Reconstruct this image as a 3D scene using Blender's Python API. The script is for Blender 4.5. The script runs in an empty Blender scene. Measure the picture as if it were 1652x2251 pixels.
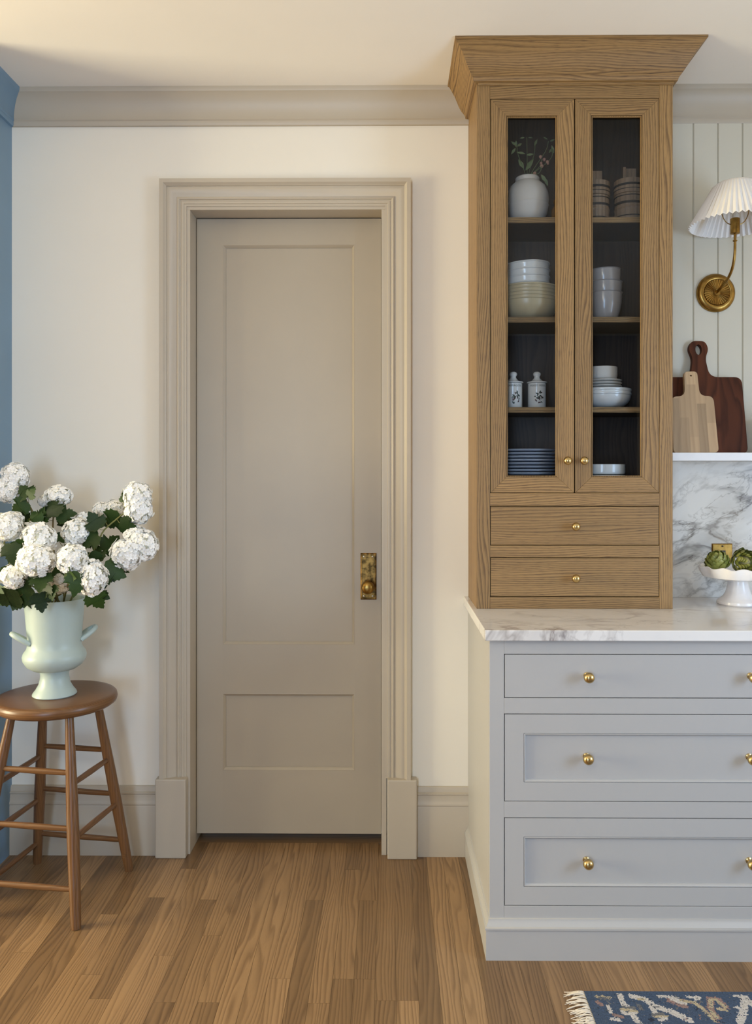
import bpy, bmesh, math, random
from mathutils import Vector, Matrix, Euler
R = random.Random(7)
PI = math.pi
sc = bpy.context.scene
COL = sc.collection

# ------------------------------------------------------------------ camera
CAMX, CAMY, CAMZ, FPX = 0.0, -2.867, 1.36, 1750.0
YAW = math.radians(0.5)
cam = bpy.data.cameras.new('camera')
camo = bpy.data.objects.new('camera', cam); COL.objects.link(camo)
camo.location = (CAMX, CAMY, CAMZ)
camo.rotation_euler = (PI / 2, 0, YAW)
cam.sensor_width = 36.0
cam.lens = FPX / 2251 * 36.0
cam.shift_x = (826 - (854 - FPX * math.tan(YAW))) / 2251
cam.shift_y = (1048 - 1125.5) / 2251
cam.clip_start = 0.05
sc.camera = camo

# ------------------------------------------------------------------ world + lights
w = bpy.data.worlds.new('world'); sc.world = w; w.use_nodes = True
w.node_tree.nodes['Background'].inputs[0].default_value = (0.75, 0.86, 1.0, 1)
w.node_tree.nodes['Background'].inputs[1].default_value = 1.0

def area(name, loc, rot, sx, sy, power, col, spread=180):
    l = bpy.data.lights.new(name, 'AREA'); l.shape = 'RECTANGLE'; l.size = sx; l.size_y = sy
    l.energy = power; l.color = col; l.spread = math.radians(spread)
    o = bpy.data.objects.new(name, l); COL.objects.link(o); o.location = loc; o.rotation_euler = rot
    return o
# daylight in the right-hand window, the rear glazed door, and warm light of the left room
area('daylight_right', (2.46, -1.95, 1.35), (0, PI / 2, 0), 1.1, 0.9, 48, (0.46, 0.68, 1.0))
area('daylight_rear', (-0.95, -5.54, 1.25), (PI / 2, 0, 0), 0.7, 1.7, 84, (0.48, 0.69, 1.0))
area('evening_light_left', (-4.44, -1.5, 1.3), (0, -PI / 2, 0), 1.6, 1.4, 245, (1.0, 0.88, 0.58))
pl = bpy.data.lights.new('ceiling_fill_light', 'POINT'); pl.energy = 30; pl.color = (1.0, 0.91, 0.76); pl.shadow_soft_size = 0.14  # unseen warm fill, added to brighten the ceiling
po = bpy.data.objects.new('ceiling_fill_light', pl); COL.objects.link(po); po.location = (-0.6, -3.1, 2.15)

sc.view_settings.view_transform = 'Standard'
sc.view_settings.look = 'None'
sc.view_settings.exposure = -0.3
sc.view_settings.gamma = 1.0
sc.view_settings.use_curve_mapping = False
try:
    sc.cycles.use_denoising = True
    sc.cycles.denoiser = 'OPENIMAGEDENOISE'
    sc.cycles.diffuse_bounces = 6
    sc.cycles.transparent_max_bounces = 12
    sc.cycles.sample_clamp_indirect = 6
except Exception:
    pass

# ------------------------------------------------------------------ measuring help
def at(px, py, Y):
    """real position (metres) of a photo point that lies in the plane y = Y"""
    D = Y - CAMY
    return Vector(((px - 854) * D / FPX, Y, CAMZ - (py - 1048) * D / FPX))

# ------------------------------------------------------------------ materials
def lin(r, g, b):
    f = lambda c: (c / 255 / 12.92) if c / 255 <= 0.04045 else ((c / 255 + 0.055) / 1.055) ** 2.4
    return (f(r), f(g), f(b), 1)
class NT:
    def __init__(s, name):
        s.m = bpy.data.materials.new(name); s.m.use_nodes = True
        s.t = s.m.node_tree; s.b = s.t.nodes['Principled BSDF']
    def n(s, typ, **k):
        nd = s.t.nodes.new(typ)
        for a, v in k.items(): setattr(nd, a, v)
        return nd
    def l(s, a, b): s.t.links.new(a, b)
    def setin(s, nd, i, v):
        if hasattr(v, 'links'): s.l(v, nd.inputs[i])
        else: nd.inputs[i].default_value = v
    def math(s, op, a, b=0.0, c=None, clamp=False):
        nd = s.n('ShaderNodeMath', operation=op, use_clamp=clamp)
        s.setin(nd, 0, a); s.setin(nd, 1, b)
        if c is not None: s.setin(nd, 2, c)
        return nd.outputs[0]
    def comb(s, x, y, z=0.0):
        nd = s.n('ShaderNodeCombineXYZ'); s.setin(nd, 0, x); s.setin(nd, 1, y); s.setin(nd, 2, z); return nd.outputs[0]
    def noise(s, vec, scale, detail=2, rough=0.5, dist=0.0):
        nd = s.n('ShaderNodeTexNoise'); s.l(vec, nd.inputs['Vector'])
        nd.inputs['Scale'].default_value = scale; nd.inputs['Detail'].default_value = detail
        nd.inputs['Roughness'].default_value = rough; nd.inputs['Distortion'].default_value = dist
        return nd.outputs[0]
    def ramp(s, fac, pts):
        nd = s.n('ShaderNodeValToRGB'); s.l(fac, nd.inputs[0])
        e = nd.color_ramp.elements
        while len(e) < len(pts): e.new(0.5)
        for el, (p, c) in zip(e, pts): el.position = p; el.color = c
        return nd.outputs[0]
    def mix(s, fac, a, b, mode='MIX'):
        nd = s.n('ShaderNodeMix', data_type='RGBA', blend_type=mode)
        s.setin(nd, 0, fac); s.setin(nd, 6, a); s.setin(nd, 7, b); return nd.outputs[2]
    def bump(s, h, strength=0.2, dist=0.002):
        nd = s.n('ShaderNodeBump'); nd.inputs['Strength'].default_value = strength
        nd.inputs['Distance'].default_value = dist; s.l(h, nd.inputs['Height'])
        s.l(nd.outputs[0], s.b.inputs['Normal'])

MATS = {}
def paint(name, col, rough=0.5, bump=0.08, bscale=220, var=0.05):
    t = NT(name); tc = t.n('ShaderNodeTexCoord').outputs['Object']
    n = t.noise(tc, 3.0, 3)
    c2 = tuple(min(1, c * (1 - var)) for c in col[:3]) + (1,)
    t.l(t.ramp(n, [(0.35, c2), (0.65, col)]), t.b.inputs['Base Color'])
    t.b.inputs['Roughness'].default_value = rough
    if bump: t.bump(t.noise(tc, bscale, 2), bump, 0.001)
    MATS[name] = t.m; return t.m

def wood(name, light, dark, freq=95, warp=4.2, contrast=0.75, var=0.25, rough=0.42, pores=0.5, huevar=0.0, bumpk=0.15, uf=2.2, vf=9.0, strip=0.0):
    t = NT(name)
    uv = t.n('ShaderNodeUVMap').outputs[0]
    rnd = t.n('ShaderNodeObjectInfo').outputs['Random']
    sp = t.n('ShaderNodeSeparateXYZ'); t.l(uv, sp.inputs[0])
    u = t.math('ADD', sp.outputs[0], t.math('MULTIPLY', rnd, 37.0))
    v = t.math('ADD', sp.outputs[1], t.math('MULTIPLY', rnd, 11.3))
    gate = t.noise(t.comb(t.math('MULTIPLY', u, 1.3), t.math('MULTIPLY', v, 22.0)), 1.0, 2)
    n1 = t.noise(t.comb(t.math('MULTIPLY', u, uf), t.math('MULTIPLY', v, vf)), 1.0, 2, 0.45)
    n2 = t.noise(t.comb(t.math('MULTIPLY', u, 7.0), t.math('MULTIPLY', v, 60.0)), 1.0, 2, 0.5)
    field = t.math('ADD', t.math('MULTIPLY', v, freq), t.math('ADD', t.math('MULTIPLY', n1, warp * 2), t.math('MULTIPLY', n2, 0.55)))
    s = t.math('FRACT', field)
    line = t.math('MULTIPLY', t.math('POWER', s, 2.2), t.math('MULTIPLY', t.math('SUBTRACT', 1.0, s), 4.5, clamp=True))
    line = t.math('MULTIPLY', line, 1.7, clamp=True)
    por = t.noise(t.comb(t.math('MULTIPLY', u, 26.0), t.math('MULTIPLY', v, 800.0)), 1.0, 2, 0.6)
    pf = t.math('MULTIPLY', t.math('SUBTRACT', por, 0.52, clamp=True), 4.0, clamp=True)
    big = t.noise(t.comb(t.math('MULTIPLY', u, 1.1), t.math('MULTIPLY', v, 16.0)), 1.0, 2)
    fac = t.math('ADD', t.math('MULTIPLY', t.math('MULTIPLY', line, contrast), t.math('ADD', 0.25, t.math('MULTIPLY', gate, 1.5))), t.math('MULTIPLY', pf, pores * 0.6), clamp=True)
    c = t.mix(fac, light, dark)
    k = t.math('ADD', 1.0 - var * 0.5, t.math('MULTIPLY', rnd, var))
    k = t.math('MULTIPLY', k, t.math('ADD', 0.80, t.math('MULTIPLY', big, 0.4)))
    if strip:
        wn = t.n('ShaderNodeTexWhiteNoise', noise_dimensions='2D')
        col_ = t.math('FLOOR', t.math('DIVIDE', v, strip))
        t.l(t.comb(col_, t.math('FLOOR', t.math('ADD', t.math('DIVIDE', u, strip * 6.0), t.math('MULTIPLY', col_, 0.37)))), wn.inputs['Vector'])
        k = t.math('MULTIPLY', k, t.math('ADD', 0.72, t.math('MULTIPLY', wn.outputs['Value'], 0.56)))
    c = t.mix(1.0, c, t.comb(k, t.math('POWER', k, 1.0 + huevar), t.math('POWER', k, 1.0 + 2 * huevar)), 'MULTIPLY')
    t.l(c, t.b.inputs['Base Color'])
    t.b.inputs['Roughness'].default_value = rough
    if bumpk: t.bump(t.math('SUBTRACT', 1.0, fac), bumpk, 0.0012)
    MATS[name] = t.m; return t.m

def metal(name, col, rough=0.25, var=0.15, tarnish=None):
    t = NT(name); tc = t.n('ShaderNodeTexCoord').outputs['Object']
    n = t.noise(tc, 60.0, 3)
    c2 = tarnish or tuple(c * (1 - var) for c in col[:3]) + (1,)
    t.l(t.ramp(n, [(0.38, c2), (0.62, col)]), t.b.inputs['Base Color'])
    t.b.inputs['Metallic'].default_value = 1.0
    t.b.inputs['Roughness'].default_value = rough
    MATS[name] = t.m; return t.m

def ceramic(name, col, rough=0.2, var=0.04):
    t = NT(name); tc = t.n('ShaderNodeTexCoord').outputs['Object']
    n = t.noise(tc, 25.0, 3)
    c2 = tuple(c * (1 - var) for c in col[:3]) + (1,)
    t.l(t.ramp(n, [(0.35, c2), (0.65, col)]), t.b.inputs['Base Color'])
    t.b.inputs['Roughness'].default_value = rough
    MATS[name] = t.m; return t.m

def marble(name, white, grey, tan, scale, amount, rough=0.12, off=(0, 0, 0), angle=0.5, squash=2.2):
    t = NT(name); tc = t.n('ShaderNodeTexCoord').outputs['Object']
    m0 = t.n('ShaderNodeMapping'); t.l(tc, m0.inputs[0]); m0.inputs['Rotation'].default_value = (0, angle, 0)
    mp = t.n('ShaderNodeMapping'); t.l(m0.outputs[0], mp.inputs[0]); mp.inputs['Location'].default_value = off
    mp.inputs['Scale'].default_value = (1.0, 1.6, squash)
    v = mp.outputs[0]
    broad = t.noise(v, scale * 0.55, 4, 0.5, 0.6)
    n1 = t.noise(v, scale, 5, 0.55, 0.9)
    n2 = t.noise(v, scale * 1.9, 5, 0.6, 0.5)
    vein = t.math('SUBTRACT', 1.0, t.math('MULTIPLY', t.math('ABSOLUTE', t.math('SUBTRACT', n1, 0.5)), 22.0), clamp=True)
    vein2 = t.math('SUBTRACT', 1.0, t.math('MULTIPLY', t.math('ABSOLUTE', t.math('SUBTRACT', n2, 0.47)), 55.0), clamp=True)
    soft = t.math('MULTIPLY', t.math('SUBTRACT', broad, 0.54, clamp=True), 6.0, clamp=True)
    soft = t.math('MULTIPLY', soft, t.math('MULTIPLY', n2, 1.3), clamp=True)
    gate = t.math('MULTIPLY', t.math('SUBTRACT', broad, 0.46, clamp=True), 9.0, clamp=True)
    f = t.math('ADD', t.math('MULTIPLY', soft, 0.55), t.math('MULTIPLY', t.math('MULTIPLY', vein, gate), 0.55), clamp=True)
    f = t.math('ADD', f, t.math('MULTIPLY', t.math('MULTIPLY', vein2, gate), 0.35), clamp=True)
    f = t.math('MULTIPLY', f, amount, clamp=True)
    gold = t.math('MULTIPLY', t.math('SUBTRACT', t.noise(v, scale * 0.8, 3), 0.5, clamp=True), 1.6, clamp=True)
    c = t.mix(f, white, t.mix(gold, grey, tan))
    t.l(c, t.b.inputs['Base Color']); t.b.inputs['Roughness'].default_value = rough
    MATS[name] = t.m; return t.m

paint('wall_paint', lin(236, 230, 216), 0.7, 0.05, 300, 0.02)
paint('ceiling_paint', lin(242, 237, 228), 0.8, 0.03, 300, 0.02)
paint('trim_paint', lin(186, 175, 157), 0.42, 0.03, 200, 0.03)
paint('door_paint', lin(174, 162, 142), 0.42, 0.03, 160, 0.04)
paint('blue_paint', lin(118, 147, 170), 0.4, 0.04, 160, 0.05)
paint('cabinet_paint', lin(176, 175, 174), 0.42, 0.04, 400, 0.02)
paint('rear_paint', lin(56, 49, 44), 0.6, 0.0)
paint('board_paint', lin(204, 199, 182), 0.55, 0.04, 300, 0.02)
paint('painted_shade', lin(18, 15, 13), 0.8, 0.0)  # near-black standing in for the shade behind drawer fronts
wood('oak', lin(152, 120, 75), lin(74, 51, 29), freq=140, warp=5.6, contrast=0.62, var=0.2, rough=0.5, pores=1.1, uf=1.3, vf=9.0)
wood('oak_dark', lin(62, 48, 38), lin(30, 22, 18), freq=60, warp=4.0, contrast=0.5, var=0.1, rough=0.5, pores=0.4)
wood('floor_oak', lin(142, 112, 78), lin(86, 62, 38), freq=80, warp=4.6, contrast=0.55, var=0.55, rough=0.34, pores=0.4, huevar=0.06, bumpk=0.06, uf=1.3, vf=13)
wood('floor_oak_far', lin(130, 102, 68), lin(116, 78, 42), freq=17.5, warp=0.5, contrast=0.5, var=0.1, rough=0.36, pores=0.4, bumpk=0.0)
wood('stool_wood', lin(114, 79, 48), lin(68, 44, 25), freq=110, warp=2.5, contrast=0.4, var=0.12, rough=0.32, pores=0.4)
wood('walnut', lin(82, 44, 26), lin(40, 19, 10), freq=30, warp=3.5, contrast=0.6, var=0.1, rough=0.55, pores=0.2, bumpk=0.03, strip=0.075)
MATS['walnut'].node_tree.nodes['Principled BSDF'].inputs['Specular IOR Level'].default_value = 0.15
wood('maple', lin(186, 156, 118), lin(150, 118, 84), freq=45, warp=2.0, contrast=0.35, var=0.16, rough=0.5, pores=0.35, bumpk=0.03, strip=0.031)
wood('stave_wood', lin(150, 126, 102), lin(98, 76, 58), freq=80, warp=1.5, contrast=0.4, var=0.1, rough=0.6, pores=0.5)
metal('brass', lin(202, 174, 118), 0.27, 0.12)
metal('aged_brass', lin(166, 130, 68), 0.32, 0.3)
metal('tarnished_brass', lin(150, 112, 58), 0.34, 0.4, tarnish=lin(78, 58, 30))
metal('steel', lin(225, 222, 214), 0.25)
ceramic('white_glaze', lin(236, 236, 234), 0.16)
ceramic('matte_white', lin(222, 216, 208), 0.55)
ceramic('beige_glaze', lin(196, 182, 150), 0.3)
ceramic('grey_glaze', lin(170, 164, 162), 0.18)
ceramic('plate_blue_lit', lin(178, 188, 206), 0.2)  # whitish plates; the blue of the daylight is put into the colour
ceramic('sage_glaze', lin(178, 194, 189), 0.38, 0.03)
ceramic('shelf_white', lin(236, 236, 236), 0.3)
ceramic('lamp_pleat', lin(238, 235, 230), 0.75, 0.02)
ceramic('stand_white', lin(238, 236, 236), 0.22, 0.06)
ceramic('outlet_dark', lin(60, 44, 20), 0.4)
ceramic('black_iron', lin(36, 30, 28), 0.6)
ceramic('amber', lin(150, 98, 40), 0.2, 0.2)
marble('marble_top', lin(226, 224, 222), lin(150, 144, 144), lin(166, 140, 110), 2.6, 1.1, 0.08, (3.1, 0.4, 0), 0.0, 1.0)
marble('marble_wall', lin(222, 220, 214), lin(118, 114, 110), lin(186, 156, 104), 3.0, 1.05, 0.14, (0.35, 0.0, 1.15), 0.5, 2.2)

t = NT('petal'); tc = t.n('ShaderNodeTexCoord').outputs['Object']
t.l(t.ramp(t.noise(tc, 18.0, 2), [(0.35, lin(244, 243, 228)), (0.55, lin(252, 252, 252))]), t.b.inputs['Base Color'])
t.b.inputs['Roughness'].default_value = 0.6; MATS['petal'] = t.m
t = NT('petal_core'); t.b.inputs['Base Color'].default_value = lin(242, 242, 224); t.b.inputs['Roughness'].default_value = 0.8; MATS['petal_core'] = t.m
def leafmat(name, a, b, rough=0.38):
    t = NT(name); tc = t.n('ShaderNodeTexCoord').outputs['Object']
    rnd = t.n('ShaderNodeObjectInfo').outputs['Random']
    n = t.math('ADD', t.math('MULTIPLY', t.noise(tc, 30.0, 3), 0.6), t.math('MULTIPLY', rnd, 0.5))
    t.l(t.ramp(n, [(0.2, a), (0.8, b)]), t.b.inputs['Base Color'])
    t.b.inputs['Roughness'].default_value = rough; MATS[name] = t.m
leafmat('leaf', lin(18, 36, 14), lin(52, 76, 30), 0.5)
MATS['leaf'].node_tree.nodes['Principled BSDF'].inputs['Specular IOR Level'].default_value = 0.25
leafmat('stem', lin(104, 84, 48), lin(116, 118, 62), 0.6)
leafmat('dim_leaf', lin(92, 110, 72), lin(146, 158, 112), 0.6)
leafmat('pink_bud', lin(176, 128, 120), lin(206, 164, 140), 0.6)
leafmat('artichoke', lin(88, 100, 30), lin(160, 160, 80), 0.4)
leafmat('artichoke_heart', lin(150, 130, 90), lin(176, 164, 110), 0.5)
t = NT('fringe'); t.b.inputs['Base Color'].default_value = lin(222, 212, 196); t.b.inputs['Roughness'].default_value = 0.9; MATS['fringe'] = t.m
t = NT('ink'); t.b.inputs['Base Color'].default_value = lin(52, 66, 58); t.b.inputs['Roughness'].default_value = 0.4; MATS['ink'] = t.m
t = NT('ink_red'); t.b.inputs['Base Color'].default_value = lin(84, 48, 52); t.b.inputs['Roughness'].default_value = 0.4; MATS['ink_red'] = t.m
# thin window glass: clear with a Fresnel reflection
t = NT('glass'); t.t.nodes.remove(t.b)
o_ = t.t.nodes['Material Output']; tr = t.n('ShaderNodeBsdfTransparent'); gl = t.n('ShaderNodeBsdfGlossy'); mx = t.n('ShaderNodeMixShader'); fr = t.n('ShaderNodeFresnel')
tr.inputs[0].default_value = (0.93, 0.94, 0.94, 1); gl.inputs['Roughness'].default_value = 0.0; fr.inputs[0].default_value = 1.27
t.l(fr.outputs[0], mx.inputs[0]); t.l(tr.outputs[0], mx.inputs[1]); t.l(gl.outputs[0], mx.inputs[2]); t.l(mx.outputs[0], o_.inputs[0]); MATS['glass'] = t.m
t = NT('bulb_glass'); t.b.inputs['Base Color'].default_value = (0.95, 0.95, 0.93, 1); t.b.inputs['Roughness'].default_value = 0.05
t.b.inputs['Transmission Weight'].default_value = 0.8; MATS['bulb_glass'] = t.m
# rug: colours woven per knot
t = NT('rug_wool'); at_ = t.n('ShaderNodeVertexColor'); at_.layer_name = 'knots'
tc = t.n('ShaderNodeTexCoord').outputs['Object']
t.l(t.mix(0.5, at_.outputs[0], t.ramp(t.noise(tc, 260.0, 2), [(0.3, (0.35, 0.35, 0.35, 1)), (0.7, (1, 1, 1, 1))]), 'MULTIPLY'), t.b.inputs['Base Color'])
t.b.inputs['Roughness'].default_value = 0.95; t.bump(t.noise(tc, 300.0, 2), 0.8, 0.004); MATS['rug_wool'] = t.m

# ------------------------------------------------------------------ mesh help
WL = {}          # world location of each object used as a parent
def tag(o, label=None, cat=None, group=None, kind=None):
    if label: o['label'] = label
    if cat: o['category'] = cat
    if group: o['group'] = group
    if kind: o['kind'] = kind
    return o
def thing(name, loc, label, cat, group=None, kind=None):
    o = bpy.data.objects.new(name, None); COL.objects.link(o); o.location = loc
    o.empty_display_size = 0.05
    WL[o] = Vector(loc); return tag(o, label, cat, group, kind)
def place(o, wloc, parent):
    wloc = Vector(wloc); WL[o] = wloc
    if parent is not None:
        o.parent = parent; o.location = wloc - WL[parent]
    else: o.location = wloc
    return o
def mk(name, geo, mat, parent=None, uv=None, smooth=False, bevel=0.0, origin=None, seg=2):
    vs, fs = geo
    vs = [Vector(v) for v in vs]
    if origin is None:
        xs = [v.x for v in vs]; ys = [v.y for v in vs]; zs = [v.z for v in vs]
        origin = Vector(((min(xs) + max(xs)) / 2, (min(ys) + max(ys)) / 2, min(zs)))
    origin = Vector(origin)
    me = bpy.data.meshes.new(name)
    me.from_pydata([tuple(v - origin) for v in vs], [], fs)
    bm = bmesh.new(); bm.from_mesh(me)
    bmesh.ops.recalc_face_normals(bm, faces=bm.faces)
    if uv is not None:
        lay = bm.loops.layers.uv.new('UVMap'); ou, ov = R.random() * 9, R.random() * 9
        for f in bm.faces:
            n = f.normal; ax = max(range(3), key=lambda i: abs(n[i]))
            rest = [i for i in range(3) if i != ax]
            if uv in rest: a, b = uv, [i for i in rest if i != uv][0]
            else: a, b = rest
            for lp in f.loops:
                p = lp.vert.co
                lp[lay].uv = (p[a] + ou, p[b] + ov + 0.013 * ax)
    bm.to_mesh(me); bm.free()
    if smooth:
        me.polygons.foreach_set('use_smooth', [True] * len(me.polygons))
        me.set_sharp_from_angle(angle=math.radians(38))
    me.materials.append(MATS[mat])
    o = bpy.data.objects.new(name, me); COL.objects.link(o)
    place(o, origin, parent)
    if bevel:
        b = o.modifiers.new('bevel', 'BEVEL'); b.width = bevel; b.segments = seg; b.limit_method = 'ANGLE'; b.angle_limit = math.radians(40)
        b.harden_normals = False
    return o
def box(x0, x1, y0, y1, z0, z1):
    v = [(x, y, z) for z in (z0, z1) for y in (y0, y1) for x in (x0, x1)]
    f = [(0, 2, 3, 1), (4, 5, 7, 6), (0, 1, 5, 4), (2, 6, 7, 3), (0, 4, 6, 2), (1, 3, 7, 5)]
    return v, f
def join(*gs):
    V, F = [], []
    for v, f in gs:
        o = len(V); V += list(v); F += [tuple(i + o for i in q) for q in f]
    return V, F
def prism_xz(poly, y0, y1):
    n = len(poly)
    v = [(x, y0, z) for x, z in poly] + [(x, y1, z) for x, z in poly]
    f = [tuple(range(n)), tuple(range(2 * n - 1, n - 1, -1))] + [(i, (i + 1) % n, n + (i + 1) % n, n + i) for i in range(n)]
    return v, f
def lathe(prof, n=32, c=(0, 0, 0), capb=True, capt=False):
    V, F = [], []
    for r, z in prof:
        for k in range(n):
            a = 2 * PI * k / n; V.append((c[0] + r * math.cos(a), c[1] + r * math.sin(a), c[2] + z))
    for i in range(len(prof) - 1):
        for k in range(n):
            k2 = (k + 1) % n; F.append((i * n + k, i * n + k2, (i + 1) * n + k2, (i + 1) * n + k))
    if capb: F.append(tuple(range(n - 1, -1, -1)))
    if capt: F.append(tuple((len(prof) - 1) * n + k for k in range(n)))
    return V, F
def lathe_dir(prof, n, c, d):
    """lathe about direction d starting at c (prof: radius, distance along d)"""
    q = Vector((0, 0, 1)).rotation_difference(Vector(d).normalized()).to_matrix()
    v, f = lathe(prof, n, (0, 0, 0), True, True)
    return [Vector(c) + q @ Vector(p) for p in v], f
def tube(pts, rad, n=10, closed=False):
    pts = [Vector(p) for p in pts]; m = len(pts)
    if not hasattr(rad, '__len__'): rad = [rad] * m
    V, F = [], []; up = None
    for i, p in enumerate(pts):
        if closed: tg = (pts[(i + 1) % m] - pts[i - 1]).normalized()
        else: tg = (pts[min(i + 1, m - 1)] - pts[max(i - 1, 0)]).normalized()
        if up is None:
            up = Vector((0, 0, 1)) if abs(tg.z) < 0.9 else Vector((1, 0, 0))
        s = tg.cross(up).normalized(); up = s.cross(tg).normalized()
        for k in range(n):
            a = 2 * PI * k / n; V.append(p + (s * math.cos(a) + up * math.sin(a)) * rad[i])
    for i in range(m if closed else m - 1):
        j = (i + 1) % m
        for k in range(n):
            k2 = (k + 1) % n; F.append((i * n + k, i * n + k2, j * n + k2, j * n + k))
    if not closed: F += [tuple(range(n - 1, -1, -1)), tuple((m - 1) * n + k for k in range(n))]
    return V, F
def bez(p0, p1, p2, p3, n=10):
    o = []
    for i in range(n + 1):
        s = i / n; o.append(Vector(p0) * (1 - s) ** 3 + Vector(p1) * 3 * s * (1 - s) ** 2 + Vector(p2) * 3 * s * s * (1 - s) + Vector(p3) * s ** 3)
    return o
def loft(lines, ring=False, closep=False, caps=False):
    """lines: profile points, each a polyline along the path"""
    m = len(lines[0]); V = [p for l in lines for p in l]; F = []
    k = len(lines)
    for i in range(k if closep else k - 1):
        i2 = (i + 1) % k
        for j in range(m if ring else m - 1):
            j2 = (j + 1) % m; F.append((i * m + j, i2 * m + j, i2 * m + j2, i * m + j2))
    if caps: F += [tuple(i * m for i in range(k)), tuple(i * m + m - 1 for i in range(k))]
    return V, F
def rect_ring(x0, x1, z0, z1, prof):
    """closed rectangular moulding; prof: (inset, y)"""
    return loft([[(x0 + a, y, z0 + a), (x1 - a, y, z0 + a), (x1 - a, y, z1 - a), (x0 + a, y, z1 - a)] for a, y in prof], ring=True)

# ================================================================== THE ROOM
ZC = 2.745
XL, XR, YR, XFL = -1.362, 2.44, -5.5, -4.5
OX0, OX1, OZ = -0.715, -0.026, 2.321       # door opening
# floor slab with boards laid on it
fl = mk('floor', box(XFL - 0.1, XR + 0.1, YR - 0.1, 0.22, -0.06, -0.0035), 'floor_oak_far', uv=1)
tag(fl, 'oak strip floor running towards the back wall', 'floor', kind='structure')
PW, PX0, PX1, PY0, PY1 = 0.0572, -1.41, 1.70, -1.95, 0.088
plank_mesh = {}
def plank(x, y0, y1):
    L = max(1, round((y1 - y0) / 0.1))
    if L not in plank_mesh:
        g = box(-PW / 2 + 0.0003, PW / 2 - 0.0003, -L * 0.05 + 0.0003, L * 0.05 - 0.0003, -0.0035, 0.0)
        o = mk('plank', g, 'floor_oak', fl, uv=1, origin=(0, 0, 0), bevel=0.0)
        plank_mesh[L] = o.data
    else:
        o = bpy.data.objects.new('plank', plank_mesh[L]); COL.objects.link(o)
    place(o, (x, (y0 + y1) / 2, 0), fl)
ncol = int((PX1 - PX0) / PW)
for c in range(ncol):
    x = PX0 + PW * (c + 0.5)
    yend = PY1 if x < 0.30 or x > 1.30 else -0.55
    if x < -0.72 or -0.02 < x: yend = min(yend, 0.0)
    y = yend; first = True
    while y > PY0:
        L = R.randint(4, 11) / 10
        if first: L = R.randint(2, 11) / 10; first = False
        plank(x, y - L, y); y -= L
mk('threshold_board', box(OX0 - 0.02, OX1 + 0.02, 0.0885, 0.16, -0.0035, 0.0), 'floor_oak', fl, uv=0)

ce = mk('ceiling', box(XFL - 0.1, XR + 0.1, YR - 0.1, 0.22, ZC, ZC + 0.1), 'ceiling_paint')
tag(ce, 'smooth warm white ceiling above the crown moulding', 'ceiling', kind='structure')
wb = mk('wall_back', join(box(XFL, OX0 - 0.02, 0, 0.12, 0, ZC), box(OX1 + 0.02, XR + 0.1, 0, 0.12, 0, ZC), box(OX0 - 0.02, OX1 + 0.02, 0, 0.12, OZ + 0.02, ZC),
        box(OX0 - 0.1, OX1 + 0.1, 0.17, 0.21, 0, ZC)), 'wall_paint')
tag(wb, 'cream painted back wall around the panelled door', 'wall', kind='structure')
wl = mk('wall_left', box(XL - 0.12, XL, -0.36, 0, 0, ZC), 'blue_paint')
tag(wl, 'blue painted wall end at the left edge behind the flowers', 'wall', kind='structure')
wfl = mk('wall_far_left', join(box(XFL - 0.1, XFL, YR, 0.1, 0, 0.5), box(XFL - 0.1, XFL, YR, 0.1, 2.1, ZC), box(XFL - 0.1, XFL, YR, -2.2, 0.5, 2.1), box(XFL - 0.1, XFL, -0.8, 0.1, 0.5, 2.1)), 'wall_paint')
tag(wfl, 'cream wall of the left room with a window opening', 'wall', kind='structure')
wr = mk('wall_right', join(box(XR, XR + 0.1, YR, 0.1, 0, 0.8), box(XR, XR + 0.1, YR, 0.1, 1.9, ZC), box(XR, XR + 0.1, YR, -2.4, 0.8, 1.9), box(XR, XR + 0.1, -1.5, 0.1, 0.8, 1.9)), 'wall_paint')
tag(wr, 'cream right wall with a window opening', 'wall', kind='structure')
wre = mk('wall_rear', join(box(XFL, -1.45, YR - 0.1, YR, 0, ZC), box(-0.45, XR, YR - 0.1, YR, 0, ZC), box(-1.45, -0.45, YR - 0.1, YR, 2.2, ZC), box(-1.45, -0.45, YR - 0.1, YR, 0, 0.3)), 'rear_paint')
tag(wre, 'dark grey rear wall with a tall glazed opening', 'wall', kind='structure')

# vertical boarding on the wall above the shelf
xb = 1.088 - 0.0876 * 2
while xb < XR:
    x1 = min(xb + 0.0876, XR)
    g = loft([[(xb + 0.0004, 0.0, 1.43), (xb + 0.0004, 0.0, ZC - 0.1225)], [(xb + 0.0004, -0.008, 1.43), (xb + 0.0004, -0.008, ZC - 0.1225)], [(xb + 0.0034, -0.012, 1.43), (xb + 0.0034, -0.012, ZC - 0.1225)],
              [(x1 - 0.0034, -0.012, 1.43), (x1 - 0.0034, -0.012, ZC - 0.1225)], [(x1 - 0.0004, -0.008, 1.43), (x1 - 0.0004, -0.008, ZC - 0.1225)], [(x1 - 0.0004, 0.0, 1.43), (x1 - 0.0004, 0.0, ZC - 0.1225)]], closep=True, caps=True)
    mk('wall_board', g, 'board_paint', wb)
    xb += 0.0876

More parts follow.
